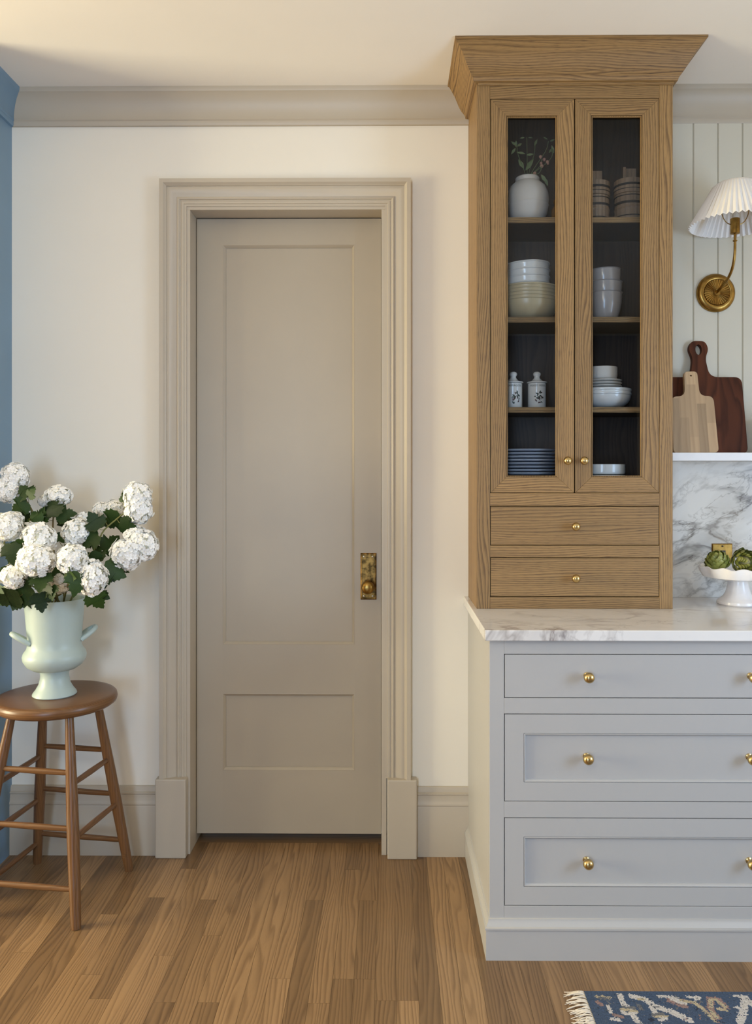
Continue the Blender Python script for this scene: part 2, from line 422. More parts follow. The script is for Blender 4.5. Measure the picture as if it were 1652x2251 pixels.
# crown mouldings
CP = [(0.0, 0.0), (0.010, 0.0), (0.012, 0.003), (0.012, 0.016), (0.016, 0.020), (0.015, 0.026), (0.0145, 0.034), (0.017, 0.052), (0.023, 0.072), (0.033, 0.090), (0.045, 0.103), (0.050, 0.106), (0.052, 0.112), (0.052, 0.122), (0.0, 0.122)]
CZ = ZC - 0.122
tag(mk('trim_1', loft([[(XL + p, -p, CZ + h), (0.30, -p, CZ + h)] for p, h in CP], closep=True), 'trim_paint', smooth=True),
    'taupe crown moulding between the blue wall and the oak cabinet', 'crown moulding', kind='structure')
tag(mk('trim_2', loft([[(0.90, -p, CZ + h), (XR - p, -p, CZ + h)] for p, h in CP], closep=True), 'trim_paint', smooth=True),
    'taupe crown moulding to the right of the oak cabinet', 'crown moulding', kind='structure')
tag(mk('trim_3', loft([[(XL + p, -p, CZ + h), (XL + p, -0.36, CZ + h)] for p, h in CP], closep=True, caps=True), 'blue_paint', smooth=True),
    'blue crown moulding on the blue wall at the left edge', 'crown moulding', kind='structure')

# door casing with plinth blocks
CAS = [(0.0, 0.0), (0.0, 0.036), (0.0135, 0.036), (0.0150, 0.0345), (0.019, 0.028), (0.0225, 0.026), (0.0230, 0.0215), (0.030, 0.0225), (0.037, 0.0215), (0.047, 0.0155), (0.0575, 0.011), (0.0590, 0.0145), (0.064, 0.017), (0.0675, 0.0150),
       (0.069, 0.011), (0.073, 0.011), (0.0745, 0.013), (0.082, 0.013), (0.0835, 0.010), (0.091, 0.010), (0.091, 0.0)]
X0, X1, Z1, ZP = -0.8185, 0.0785, 2.4235, 0.278
cas = mk('trim_4', loft([[(X0 + a, -d, ZP), (X0 + a, -d, Z1 - a), (X1 - a, -d, Z1 - a), (X1 - a, -d, ZP)] for a, d in CAS], closep=True, caps=True), 'trim_paint', smooth=True)
tag(cas, 'taupe stepped moulding framing the panelled door', 'door casing', kind='structure')
mk('plinth_block', box(-0.832, -0.7225, -0.040, 0, 0, 0.282), 'trim_paint', cas, bevel=0.004)
mk('plinth_block', box(-0.005, 0.1005, -0.040, 0, 0, 0.282), 'trim_paint', cas, bevel=0.004)
mk('jamb', box(OX0 - 0.018, OX0, -0.006, 0.165, 0, OZ), 'trim_paint', cas, bevel=0.0012)
mk('jamb', box(OX1, OX1 + 0.018, -0.006, 0.165, 0, OZ), 'trim_paint', cas, bevel=0.0012)
mk('head_jamb', box(OX0 - 0.018, OX1 + 0.018, -0.006, 0.165, OZ, OZ + 0.018), 'trim_paint', cas, bevel=0.0012)

# baseboards
BB = [(0, 0), (0.018, 0), (0.018, 0.176), (0.0165, 0.180), (0.0195, 0.183), (0.0195, 0.189), (0.017, 0.193), (0.0155, 0.200), (0.014, 0.210), (0.0135, 0.218), (0.016, 0.221), (0.016, 0.226), (0.011, 0.228), (0.009, 0.240), (0.006, 0.246), (0, 0.247)]
tag(mk('baseboard_left', loft([[(XL, -p, h), (-0.83, -p, h)] for p, h in BB], closep=True, caps=True), 'trim_paint', smooth=True),
    'tall taupe baseboard behind the wooden stool', 'baseboard', kind='structure')
tag(mk('baseboard_right', loft([[(0.099, -p, h), (0.288, -p, h)] for p, h in BB], closep=True, caps=True), 'trim_paint', smooth=True),
    'short taupe baseboard between the door casing and the painted cabinet', 'baseboard', kind='structure')

# panelled door
YD, YDB = 0.084, 0.124
DZ0, DZ1 = 0.036, 2.317
dx0, dx1 = OX0 + 0.002, OX1 - 0.002
pa = (-0.617, -0.125, 0.736, 2.222); pb = (-0.617, -0.125, 0.269, 0.556)
door = thing('door_1', ((dx0 + dx1) / 2, YD, 0), 'closed taupe two-panel door with a brass knob', 'door', kind='structure')
mk('stile', box(dx0, pa[0], YD, YDB, DZ0, DZ1), 'door_paint', door)
mk('stile', box(pa[1], dx1, YD, YDB, DZ0, DZ1), 'door_paint', door)
mk('rail', box(pa[0], pa[1], YD, YDB, pa[3], DZ1), 'door_paint', door)
mk('rail', box(pa[0], pa[1], YD, YDB, pb[3], pa[2]), 'door_paint', door)
mk('rail', box(pa[0], pa[1], YD, YDB, DZ0, pb[2]), 'door_paint', door)
for q in (pa, pb):
    mk('panel', box(q[0] - 0.002, q[1] + 0.002, YD + 0.010, YDB - 0.01, q[2] - 0.002, q[3] + 0.002), 'door_paint', door)
    mk('panel_moulding', rect_ring(*q, [(0, YD), (0.003, YD - 0.0005), (0.0045, YD + 0.001), (0.008, YD + 0.003), (0.011, YD + 0.008), (0.0125, YD + 0.008), (0.0125, YD + 0.0102)]), 'door_paint', door, smooth=True)
px0, px1, pz0, pz1 = -0.1045, -0.0455, 0.905, 1.077
lp = mk('lock_plate', join(rect_ring(px0, px1, pz0, pz1, [(0, YD), (0, YD - 0.002), (0.004, YD - 0.0045), (0.0065, YD - 0.0045), (0.0075, YD - 0.003)]), box(px0 + 0.0074, px1 - 0.0074, YD - 0.003, YD, pz0 + 0.0074, pz1 - 0.0074)), 'tarnished_brass', door)
lp['label'] = 'tarnished brass lock plate with bevelled edge'
for sx, szz in ((-0.0925, 1.064), (-0.0600, 1.064), (-0.0925, 0.918), (-0.0600, 0.918)):
    mk('screw', lathe_dir([(0.0036, 0), (0.0034, 0.0012), (0.002, 0.002), (0.0003, 0.0022)], 12, (sx, YD - 0.003, szz), (0, -1, 0)), 'steel', lp, smooth=True)
kn = mk('door_knob', lathe_dir([(0.017, 0), (0.017, 0.003), (0.011, 0.006), (0.010, 0.020), (0.014, 0.026), (0.0225, 0.034), (0.0245, 0.042), (0.0225, 0.050), (0.016, 0.0555), (0.008, 0.0575), (0.0005, 0.0578)], 28, (-0.077, YD - 0.003, 0.955), (0, -1, 0)), 'aged_brass', door, smooth=True)
kn['label'] = 'round worn brass door knob'

# ================================================================== OAK DISPLAY CABINET
YF = -0.272                   # face plane
def fx(px): return (px - 854) * (YF - CAMY) / FPX
def fz(py): return CAMZ - (py - 1048) * (YF - CAMY) / FPX
CX0, CX1, CZ0, CZ1 = fx(1047), fx(1476), 0.9302, 2.655
cab = thing('display_cabinet', ((CX0 + CX1) / 2, YF, CZ0), 'tall oak cabinet with glass doors standing on the marble worktop', 'cabinet')
mk('side_panel', box(CX0, CX0 + 0.018, YF + 0.0205, -0.001, CZ0, CZ1), 'oak', cab, uv=2)
mk('side_panel', box(CX1 - 0.018, CX1, YF + 0.0205, -0.013, CZ0, CZ1), 'oak', cab, uv=2)
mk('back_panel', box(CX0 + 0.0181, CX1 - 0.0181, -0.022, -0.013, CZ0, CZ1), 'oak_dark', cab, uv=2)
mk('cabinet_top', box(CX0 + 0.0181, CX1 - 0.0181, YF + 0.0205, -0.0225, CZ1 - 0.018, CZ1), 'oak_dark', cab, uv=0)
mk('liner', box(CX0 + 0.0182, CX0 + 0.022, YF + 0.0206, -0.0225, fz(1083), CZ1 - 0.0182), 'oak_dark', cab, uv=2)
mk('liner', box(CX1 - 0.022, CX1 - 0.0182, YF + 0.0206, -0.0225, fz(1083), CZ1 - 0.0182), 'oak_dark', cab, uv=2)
FY0, FY1 = YF, YF + 0.020
ox0, ox1 = fx(1076.5), fx(1447)      # opening between the stiles
mk('face_stile', box(CX0, ox0, FY0, FY1, CZ0, CZ1), 'oak', cab, uv=2, bevel=0.001)
mk('face_stile', box(ox1, CX1, FY0, FY1, CZ0, CZ1), 'oak', cab, uv=2, bevel=0.001)
rails = [(219 - 0.5, None), (1083.5, 1112.5), (1198.5, 1225.5), (1311.5, None)]
mk('face_rail', box(ox0 + 0.0002, ox1 - 0.0002, FY0, FY1, fz(218), CZ1), 'oak', cab, uv=0, bevel=0.001)
mk('face_rail', box(ox0 + 0.0002, ox1 - 0.0002, FY0, FY1, fz(1112), fz(1084)), 'oak', cab, uv=0, bevel=0.001)
mk('face_rail', box(ox0 + 0.0002, ox1 - 0.0002, FY0, FY1, fz(1225), fz(1199)), 'oak', cab, uv=0, bevel=0.001)
mk('face_rail', box(ox0 + 0.0002, ox1 - 0.0002, FY0, FY1, CZ0, fz(1312)), 'oak', cab, uv=0, bevel=0.001)
# thin strip under the crown
mk('frieze_strip', box(CX0 + 0.004, CX1 + 0.002, FY0 - 0.006, FY0 - 0.0002, fz(190), fz(178)), 'oak', cab, uv=0, bevel=0.0015)
# crown
OC = [(0.0, 0.0), (0.012, 0.002), (0.014, 0.012), (0.019, 0.018), (0.026, 0.026), (0.035, 0.040), (0.043, 0.056), (0.052, 0.072), (0.063, 0.085), (0.070, 0.092), (0.074, 0.097), (0.078, 0.099), (0.078, 0.1055), (0.0, 0.1055)]
cz = ZC - 0.1055
def crline(p, h):
    q = p * 1.2
    return [(CX0 - p, 0.0, cz + h), (CX0 - p, YF - q, cz + h), (CX1 + p, YF - q, cz + h), (CX1 + p, 0.0, cz + h)]
crown = [crline(p, h) for p, h in OC]
for j, uvx in ((0, 1), (1, 0), (2, 1)):
    o = mk('crown_moulding', loft([[l[j], l[j + 1]] for l in crown], closep=True, caps=True), 'oak', cab, uv=uvx, smooth=True)
# shelves, bottom
SH = {1: 2.2165, 2: 1.8875, 3: 1.590}
sx0, sx1 = CX0 + 0.0225, CX1 - 0.0225
for k, z in SH.items():
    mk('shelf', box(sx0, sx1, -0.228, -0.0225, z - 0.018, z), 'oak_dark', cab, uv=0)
    mk('shelf_edge', box(sx0, sx1, -0.236, -0.2282, z - 0.018, z), 'oak', cab, uv=0)
ZB = 1.330
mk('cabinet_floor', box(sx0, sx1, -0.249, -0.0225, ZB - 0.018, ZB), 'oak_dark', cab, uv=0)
# glass doors
def egg_knob(c, parent, k=1.0, mat='brass'):
    p = [(0.0085, 0), (0.0085, 0.002), (0.005, 0.004), (0.0045, 0.009), (0.007, 0.012), (0.0115, 0.017), (0.0135, 0.023), (0.0125, 0.029), (0.009, 0.033), (0.004, 0.035), (0.0004, 0.0354)]
    return mk('knob', lathe_dir([(r * k, z * k) for r, z in p], 24, c, (0, -1, 0)), mat, parent, smooth=True)
def glass_door(a0, a1, g0, g1, kx):
    z0, z1, h0, h1 = fz(1083), fz(219.5), fz(1046), fz(258)
    x0, x1, i0, i1 = fx(a0), fx(a1), fx(g0) - 0.004, fx(g1) + 0.004
    h0 -= 0.004; h1 += 0.004
    yb, yf = YF + 0.0198, YF + 0.0002
    # the glazing bead is the door's own mesh, the members are its sub-parts
    d = mk('door', rect_ring(i0, i1, h0, h1, [(-0.0005, yf + 0.006), (0.0014, yf + 0.006), (0.0016, yf + 0.002), (0.0032, yf + 0.0012), (0.0046, yf + 0.0026), (0.0046, yf + 0.010), (-0.0005, yf + 0.010)]), 'oak', cab, uv=2)
    e = 0.0002
    for name, poly, ax in (('stile', [(x0, z0), (i0, h0), (i0, h1), (x0, z1)], 2), ('stile', [(x1, z0), (x1, z1), (i1, h1), (i1, h0)], 2),
                           ('rail', [(x0 + e, z1), (i0, h1 + e), (i1, h1 + e), (x1 - e, z1)], 0), ('rail', [(x0 + e, z0), (x1 - e, z0), (i1, h0 - e), (i0, h0 - e)], 0)):
        mk(name, prism_xz(poly, yf, yb), 'oak', d, uv=ax, bevel=0.0006, seg=1)
    g = mk('glass_pane', box(i0 - 0.003 + 0.003, i1, yf + 0.0105, yf + 0.0135, h0, h1), 'glass', d)
    k = egg_knob((fx(kx), yf, fz(1013)), d); k['label'] = 'small brass egg-shaped knob'
    d['label'] = 'oak framed glass door'
    return d
glass_door(1078, 1260.2, 1115, 1221, 1243)
glass_door(1263, 1446, 1301, 1407, 1279)
for y0, y1, ax in ((1113.5, 1197.5, 0), (1226.5, 1310.5, 0)):
    d = mk('drawer', box(fx(1078), fx(1445.5), YF + 0.0002, YF + 0.0198, fz(y1), fz(y0)), 'oak', cab, uv=0, bevel=0.001)
    egg_knob((fx(1261), YF + 0.0002, fz((y0 + y1) / 2 + 1)), d)
mk('drawer_shade_sheet', box(CX0 + 0.0185, CX1 - 0.0185, YF + 0.03, YF + 0.034, CZ0 + 0.002, fz(1083) - 0.02), 'painted_shade', cab)  # thin dark sheet painting the shade in the oak drawer gaps

# ================================================================== WORKTOP AND PAINTED BASE CABINET
BX1 = 1.292
top = mk('worktop', box(0.2688, BX1 + 0.016, -0.635, -0.0005, 0.90, 0.93), 'marble_top', bevel=0.0025)
tag(top, 'white veined marble worktop on the grey painted base cabinet', 'worktop')
YB = -0.61
def bx_(px): return (px - 854) * (YB - CAMY) / FPX
def bz(py): return CAMZ - (py - 1048) * (YB - CAMY) / FPX
base = thing('base_cabinet', (0.79, YB, 0), 'grey painted base cabinet with three wide drawers under the marble worktop', 'cabinet')
B0 = 0.285
mk('side_panel', box(B0, B0 + 0.019, YB + 0.0225, -0.0005, 0, 0.8995), 'cabinet_paint', base)
mk('side_panel', box(BX1 - 0.019, BX1, YB + 0.0225, -0.0005, 0, 0.8995), 'cabinet_paint', base)
dxl, dxr = bx_(1107), 1.251
zz = [(1437, 1534), (1568, 1761), (1796, 1990)]
mk('face_stile', box(B0, dxl, YB, YB + 0.022, 0.0, 0.8995), 'cabinet_paint', base, bevel=0.0008)
mk('face_stile', box(dxr, BX1, YB, YB + 0.022, 0.0, 0.8995), 'cabinet_paint', base, bevel=0.0008)
edges = [0.8995] + [q for y0, y1 in zz for q in (bz(y0), bz(y1))] + [0.0]
for i in range(0, len(edges), 2):
    mk('face_rail', box(dxl + 0.0001, dxr - 0.0001, YB, YB + 0.022, edges[i + 1], edges[i]), 'cabinet_paint', base, bevel=0.0008)
mk('base_shade_sheet', box(dxl - 0.01, dxr + 0.01, YB + 0.03, YB + 0.034, 0.08, 0.89), 'painted_shade', base)  # dark sheet behind the fronts, shade painted into the base drawer gaps
for i, (y0, y1) in enumerate(zz):
    g = 0.0022
    x0, x1, z0, z1 = dxl + g, dxr - g, bz(y1) + g, bz(y0) - g
    yf, yb = YB + 0.0004, YB + 0.0215
    if i == 0:
        d = mk('drawer', box(x0, x1, yf, yb, z0, z1), 'cabinet_paint', base, bevel=0.0008)
        ky = yf
    else:
        ix0 = bx_(1150); ix1 = x1 - (ix0 - x0)
        iz0, iz1 = (bz(1719), bz(1611)) if i == 1 else (bz(1948), bz(1838))
        fr = join(prism_xz([(x0, z0), (ix0, z0), (ix0, z1), (x0, z1)], yf, yb), prism_xz([(ix1, z0), (x1, z0), (x1, z1), (ix1, z1)], yf, yb),
                  prism_xz([(ix0, z0), (ix1, z0), (ix1, iz0), (ix0, iz0)], yf, yb), prism_xz([(ix0, iz1), (ix1, iz1), (ix1, z1), (ix0, z1)], yf, yb))
        d = mk('drawer', fr, 'cabinet_paint', base)
        mk('drawer_panel', box(ix0 - 0.002, ix1 + 0.002, yf + 0.0085, yb - 0.002, iz0 - 0.002, iz1 + 0.002), 'cabinet_paint', d)
        mk('panel_moulding', rect_ring(ix0, ix1, iz0, iz1, [(-0.0003, yf + 0.003), (0.001, yf + 0.003), (0.0015, yf + 0.0005), (0.003, yf), (0.005, yf + 0.0015), (0.0065, yf + 0.006), (0.008, yf + 0.0065), (0.008, yf + 0.009)]), 'cabinet_paint', d, smooth=True)
        ky = yf + 0.0085
    zk = (z0 + z1) / 2 if i == 0 else (iz0 + iz1) / 2
    for kx in (0.560, 1.020):
        egg_knob((kx, ky, zk + 0.002), d, 1.12)
BT = [(0.0, 0.0), (0.012, 0.0), (0.012, 0.085), (0.0145, 0.0865), (0.0145, 0.0915), (0.0105, 0.0935), (0.0085, 0.098), (0.0045, 0.103), (0.0035, 0.110), (0.0, 0.1115)]
def tl(p, h): return [(B0 - p, -0.02, h), (B0 - p, YB - p * 1.4, h), (BX1 + p, YB - p * 1.4, h), (BX1 + p, -0.001, h)]
mk('base_moulding', loft([tl(p, h) for p, h in BT], closep=True, caps=True), 'cabinet_paint', base, smooth=True)

# ================================================================== RIGHT: backsplash, shelf, outlet
SZ = 1.4426
bs = mk('backsplash', box(CX1 + 0.0004, BX1 + 0.06, -0.020, -0.0005, 0.9305, SZ - 0.0283), 'marble_wall')
tag(bs, 'grey veined marble slab on the wall under the white shelf', 'backsplash')
SZ = 1.4426
sh = mk('wall_shelf', box(CX1 + 0.001, 2.0, -0.140, -0.0125, SZ - 0.028, SZ), 'shelf_white', bevel=0.0015)
tag(sh, 'thin white shelf on the wall carrying the cutting boards', 'shelf')
ou = mk('wall_outlet', join(rect_ring(1.150, 1.222, 1.007, 1.122, [(0, -0.0202), (0, -0.023), (0.003, -0.0255), (0.0215, -0.0255), (0.0215, -0.0265)]), box(1.171, 1.201, -0.0265, -0.0202, 1.028, 1.101)), 'aged_brass')
tag(ou, 'brass wall outlet plate on the marble behind the artichokes', 'outlet')
mk('socket', box(1.176, 1.196, -0.0278, -0.0266, 1.07, 1.098), 'outlet_dark', ou)
mk('screw', lathe_dir([(0.003, 0), (0.003, 0.001), (0.0004, 0.0018)], 10, (1.186, -0.0265, 1.113), (0, -1, 0)), 'outlet_dark', ou)

# cutting boards
def rounded(pts, n=6):
    """polygon corners with radius -> outline"""
    out = []; m = len(pts)
    for i, (x, z, r) in enumerate(pts):
        p = Vector((x, z)); a = Vector(pts[i - 1][:2]); b = Vector(pts[(i + 1) % m][:2])
        if r <= 0: out.append((x, z)); continue
        da, db = (a - p).normalized(), (b - p).normalized()
        ang = da.angle(db); tlen = min(r / math.tan(ang / 2), (a - p).length * 0.49, (b - p).length * 0.49)
        p0, p1 = p + da * tlen, p + db * tlen
        for k in range(n + 1):
            s = k / n; q = p0 * (1 - s) ** 2 + p * 2 * s * (1 - s) + p1 * s * s; out.append((q.x, q.y))
    return out
def solid_with_hole(outer, hole, th):
    bm = bmesh.new()
    lo = [bm.verts.new((x, 0, z)) for x, z in outer]; lh = [bm.verts.new((x, 0, z)) for x, z in hole]
    es = [bm.edges.new((l[i], l[(i + 1) % len(l)])) for l in (lo, lh) for i in range(len(l))]
    bmesh.ops.triangle_fill(bm, use_beauty=True, use_dissolve=False, edges=es)
    r = bmesh.ops.extrude_face_region(bm, geom=bm.faces[:])
    bmesh.ops.translate(bm, verts=[v for v in r['geom'] if isinstance(v, bmesh.types.BMVert)], vec=(0, th, 0))
    bm.verts.index_update()
    g = [tuple(v.co) for v in bm.verts], [tuple(v.index for v in f.verts) for f in bm.faces]
    bm.free(); return g
def ell(cx, cz, a, b, n=20): return [(cx + a * math.cos(2 * PI * k / n), cz + b * math.sin(2 * PI * k / n)) for k in range(n)]
big = rounded([(-0.152, 0, 0.02), (0.152, 0, 0.02), (0.146, 0.272, 0.028), (0.034, 0.272, 0.035), (0.022, 0.34, 0.2), (0.036, 0.375, 0.1), (0.024, 0.404, 0.03), (-0.024, 0.404, 0.03), (-0.036, 0.375, 0.1), (-0.022, 0.34, 0.2), (-0.034, 0.272, 0.035), (-0.146, 0.272, 0.028)])
g = solid_with_hole(big, ell(0, 0.372, 0.011, 0.019), 0.018)
b1 = mk('cutting_board', g, 'walnut', uv=2, origin=(0, 0, 0), bevel=0.002)
p = at(1541, 994, -0.075); b1.location = (p.x + 0.002, -0.086, SZ); b1.rotation_euler = (math.radians(-8.0), 0, 0)
tag(b1, 'large dark walnut cutting board with an oval handle hole, against the boarded wall', 'cutting board')
small = rounded([(-0.078, 0, 0.016), (0.078, 0, 0.016), (0.073, 0.2, 0.028), (0.026, 0.2, 0.03), (0.0225, 0.288, 0.014), (-0.0225, 0.288, 0.014), (-0.026, 0.2, 0.03), (-0.073, 0.2, 0.028)])
g = solid_with_hole(small, ell(0, 0.273, 0.0032, 0.0032, 12), 0.016)
b2 = mk('cutting_board', g, 'maple', uv=2, origin=(0, 0, 0), bevel=0.002)
p = at(1524, 994, -0.105); b2.location = (p.x, -0.118, SZ); b2.rotation_euler = (math.radians(-8.0), math.radians(-0.8), 0)
tag(b2, 'small pale maple cutting board leaning on the walnut one', 'cutting board')
cr = mk('crock', lathe([(0.062, 0), (0.080, 0.010), (0.090, 0.04), (0.092, 0.075), (0.089, 0.112), (0.091, 0.120), (0.089, 0.124), (0.085, 0.120), (0.084, 0.05), (0.05, 0.012), (0.001, 0.01)], 40, (1.386, -0.0, SZ)), 'white_glaze', smooth=True)
cr.location.y = -0.107; WL[cr] = cr.location.copy()
tag(cr, 'white round crock beside the walnut board at the right edge', 'crock')

# sconce
sx, sz_ = 1.166, 2.0156
sco = thing('wall_sconce', (sx, -0.012, sz_), 'brass wall sconce with a pleated white shade', 'wall lamp')
bp = mk('backplate', lathe_dir([(0.0685, 0), (0.0690, 0.004), (0.066, 0.011), (0.058, 0.0165), (0.050, 0.018), (0.046, 0.016), (0.0445, 0.014), (0.012, 0.012), (0.0005, 0.012)], 56, (sx, -0.012, sz_), (0, -1, 0)), 'aged_brass', sco, smooth=True)
for k in range(32):
    a = 2 * PI * k / 32; ca, sa = math.cos(a), math.sin(a)
    g = tube([(sx + ca * 0.0125, -0.0255, sz_ + sa * 0.0125), (sx + ca * 0.030, -0.0268, sz_ + sa * 0.030), (sx + ca * 0.0445, -0.0275, sz_ + sa * 0.0445)], [0.0010, 0.0022, 0.0034], 6)
    if k == 0: fl0 = mk('flute', g, 'aged_brass', bp, smooth=True, origin=(sx, -0.0265, sz_))
    else:
        o = bpy.data.objects.new('flute', fl0.data); COL.objects.link(o); place(o, (sx, -0.0265, sz_), bp); o.rotation_euler = (0, -a, 0)
mk('boss', lathe_dir([(0.0125, 0), (0.0125, 0.004), (0.010, 0.006), (0.008, 0.0055)], 24, (sx, -0.024, sz_), (0, -1, 0)), 'aged_brass', sco, smooth=True)
lx, ly = 1.170, -0.165
pts = bez((sx, -0.026, sz_), (sx, -0.11, sz_ + 0.02), (lx, ly, sz_ + 0.03), (lx, ly, sz_ + 0.13), 14) + [Vector((lx, ly, 2.182))]
mk('arm', tube(pts, [0.0042 + 0.001 * (1 - i / len(pts)) for i in range(len(pts))], 14), 'aged_brass', sco, smooth=True)
mk('collar', lathe([(0.0045, 0), (0.0075, 0.002), (0.0075, 0.004), (0.0045, 0.006)], 18, (lx, ly, 2.155), True, True), 'aged_brass', sco, smooth=True)
mk('socket', lathe([(0.008, 0), (0.0155, 0.002), (0.0155, 0.052), (0.012, 0.054)], 24, (lx, ly, 2.180), True, True), 'aged_brass', sco, smooth=True)
mk('bulb', lathe([(0.010, 0), (0.010, 0.012), (0.015, 0.03), (0.017, 0.045), (0.012, 0.06), (0.001, 0.068)], 18, (lx, ly, 2.234), True, True), 'bulb_glass', sco, smooth=True)
for s in (-1, 1):
    mk('harp_wire', tube(bez((lx + s * 0.015, ly, 2.213), (lx + s * 0.045, ly, 2.215), (lx + s * 0.075, ly, 2.30), (lx, ly, 2.352), 10), 0.0016, 8), 'aged_brass', sco, smooth=True)
NP, V, F = 48, [], []
SP = [(0.052, 2.352), (0.058, 2.3515), (0.072, 2.340), (0.105, 2.283), (0.128, 2.243), (0.146, 2.211)]
for inner in (0, 1):
    for i, (r, z) in enumerate(SP):
        for k in range(NP * 4):
            a = 2 * PI * k / (NP * 4); amp = 0.0035 * (i / 5) * math.cos(a * NP) * 1.0
            dr = (-0.0012 if inner else 0)
            V.append((lx + (r + amp + dr) * math.cos(a), ly + (r + amp + dr) * math.sin(a), z + (0.0025 * math.cos(a * NP) if i == 5 else 0)))
n4, m = NP * 4, len(SP)
for inner in (0, 1):
    for i in range(m - 1):
        for k in range(n4):
            b = inner * m * n4; k2 = (k + 1) % n4; F.append((b + i * n4 + k, b + i * n4 + k2, b + (i + 1) * n4 + k2, b + (i + 1) * n4 + k))
for k in range(n4):
    k2 = (k + 1) % n4; F.append(((m - 1) * n4 + k, (m - 1) * n4 + k2, m * n4 + (m - 1) * n4 + k2, m * n4 + (m - 1) * n4 + k)); 
F.append(tuple(range(n4)))
shd = mk('shade', (V, F), 'lamp_pleat', sco, smooth=True); shd['label'] = 'pleated white lamp shade'
mk('finial', lathe([(0.003, 0), (0.003, 0.005), (0.0055, 0.008), (0.0068, 0.012), (0.0055, 0.0165), (0.001, 0.019)], 18, (lx, ly, 2.352), True, True), 'brass', sco, smooth=True)

# cake stand with artichokes
kx, ky_ = 1.177, -0.172
cs = thing('cake_stand', (kx, ky_, 0.93), 'white scalloped pedestal dish on the marble worktop', 'cake stand')
mk('pedestal', lathe([(0.064, 0), (0.068, 0.004), (0.067, 0.012), (0.060, 0.018), (0.057, 0.020), (0.048, 0.027), (0.040, 0.040), (0.034, 0.062), (0.031, 0.078), (0.032, 0.086)], 40, (kx, ky_, 0.93), True, True), 'stand_white', cs, smooth=True)
V, F = [], []; n = 96
DP = [(0.030, 0.085), (0.085, 0.087), (0.112, 0.094), (0.120, 0.108), (0.124, 0.126), (0.121, 0.128), (0.116, 0.110), (0.085, 0.1005), (0.001, 0.099)]
for i, (r, z) in enumerate(DP):
    for k in range(n):
        a = 2 * PI * k / n; s_ = math.cos(a * 12); wv = 1.0 if i in (4, 5) else (0.6 if i in (3, 6) else 0)
        V.append((kx + (r + 0.0035 * s_ * wv) * math.cos(a), ky_ + (r + 0.0035 * s_ * wv) * math.sin(a), 0.93 + z - (0.0028 * s_ if i in (4, 5) else 0)))
for i in range(len(DP) - 1):
    for k in range(n):
        k2 = (k + 1) % n; F.append((i * n + k, i * n + k2, (i + 1) * n + k2, (i + 1) * n + k))
mk('dish', (V, F), 'stand_white', cs, smooth=True)

def bract_mesh():
    V, F = [], []
    rows = [(0.0, 0.50, 0.0), (0.25, 0.76, 0.06), (0.5, 0.84, 0.10), (0.75, 0.66, 0.09), (0.92, 0.34, 0.05), (1.0, 0.06, 0.02)]
    for y, wd, zc in rows:
        for j in (-1, -0.5, 0, 0.5, 1):
            V.append((j * wd * 0.5, y, zc * 1.6 - 0.16 * j * j * wd))
    for i in range(len(rows) - 1):
        for j in range(4):
            a = i * 5 + j; F.append((a, a + 1, a + 6, a + 5))
    n0 = len(V)
    V += [(x, y, z - 0.05) for x, y, z in V]; F += [tuple(reversed([i + n0 for i in f])) for f in F]
    return V, F
bract = None
def artichoke(c, rad, axis, label, openf):
    global bract
    a = thing('artichoke', c, label, 'artichoke', 'artichokes on the pedestal dish')
    axis = Vector(axis).normalized(); q = Vector((0, 0, 1)).rotation_difference(axis)
    rc = rad; rad = rad * (0.9 if openf < 0.5 else 0.72)
    core = lathe([(rad * 0.3, -rad * 0.75), (rad * 0.66, -rad * 0.45), (rad * 0.74, 0), (rad * 0.6, rad * 0.45), (rad * 0.25, rad * 0.75), (0.001, rad * 0.8)], 16)
    core = ([Vector(c) + q @ Vector(v) for v in core[0]], core[1])
    mk('heart', core, 'artichoke_heart', a, smooth=True, origin=c)
    rad = rc; rows = 8
    for r_ in range(rows):
        f = r_ / (rows - 1); cnt = [8, 8, 8, 8, 8, 7, 6, 5][r_]
        for k in range(cnt):
            ang = 2 * PI * (k + 0.5 * (r_ % 2)) / cnt + R.uniform(-.1, .1)
            if bract is None:
                o = mk('bract', bract_mesh(), 'artichoke', a, smooth=True, origin=(0, 0, 0)); bract = o.data
            else:
                o = bpy.data.objects.new('bract', bract); COL.objects.link(o)
            lat = -0.95 + 1.95 * f                      # from base to tip
            rr = rad * (0.80 * math.cos(lat * 0.9) + 0.03); zz_ = rad * (0.80 * math.sin(lat))
            base_ = Vector((math.cos(ang) * rr, math.sin(ang) * rr, zz_ - rad * 0.15))
            out = Vector((math.cos(ang), math.sin(ang), 0))
            lean = 0.45 + openf * (0.5 - 0.35 * f) - 0.95 * f + R.uniform(-.1, .1)
            up = (Vector((0, 0, 1)) * math.cos(lean) + out * math.sin(lean)).normalized()
            nrm = (out - up * out.dot(up)).normalized()
            sd = up.cross(nrm).normalized()
            M = Matrix((sd, up, nrm)).transposed()
            M = q.to_matrix() @ M
            place(o, Vector(c) + q @ base_, a)
            o.rotation_euler = M.to_euler(); s_ = rad * (0.95 - 0.5 * f); o.scale = (s_, s_, s_)
    return a
c1 = at(1573, 1232, -0.165); artichoke(c1, 0.036, (-0.25, -0.1, 1), 'green artichoke standing upright at the left of the dish', 0.5 - 0.01)
c2 = at(1632, 1234, -0.185); artichoke(c2, 0.037, (0.25, -1, 0.15), 'open green artichoke turned to show its heart', 0.75)

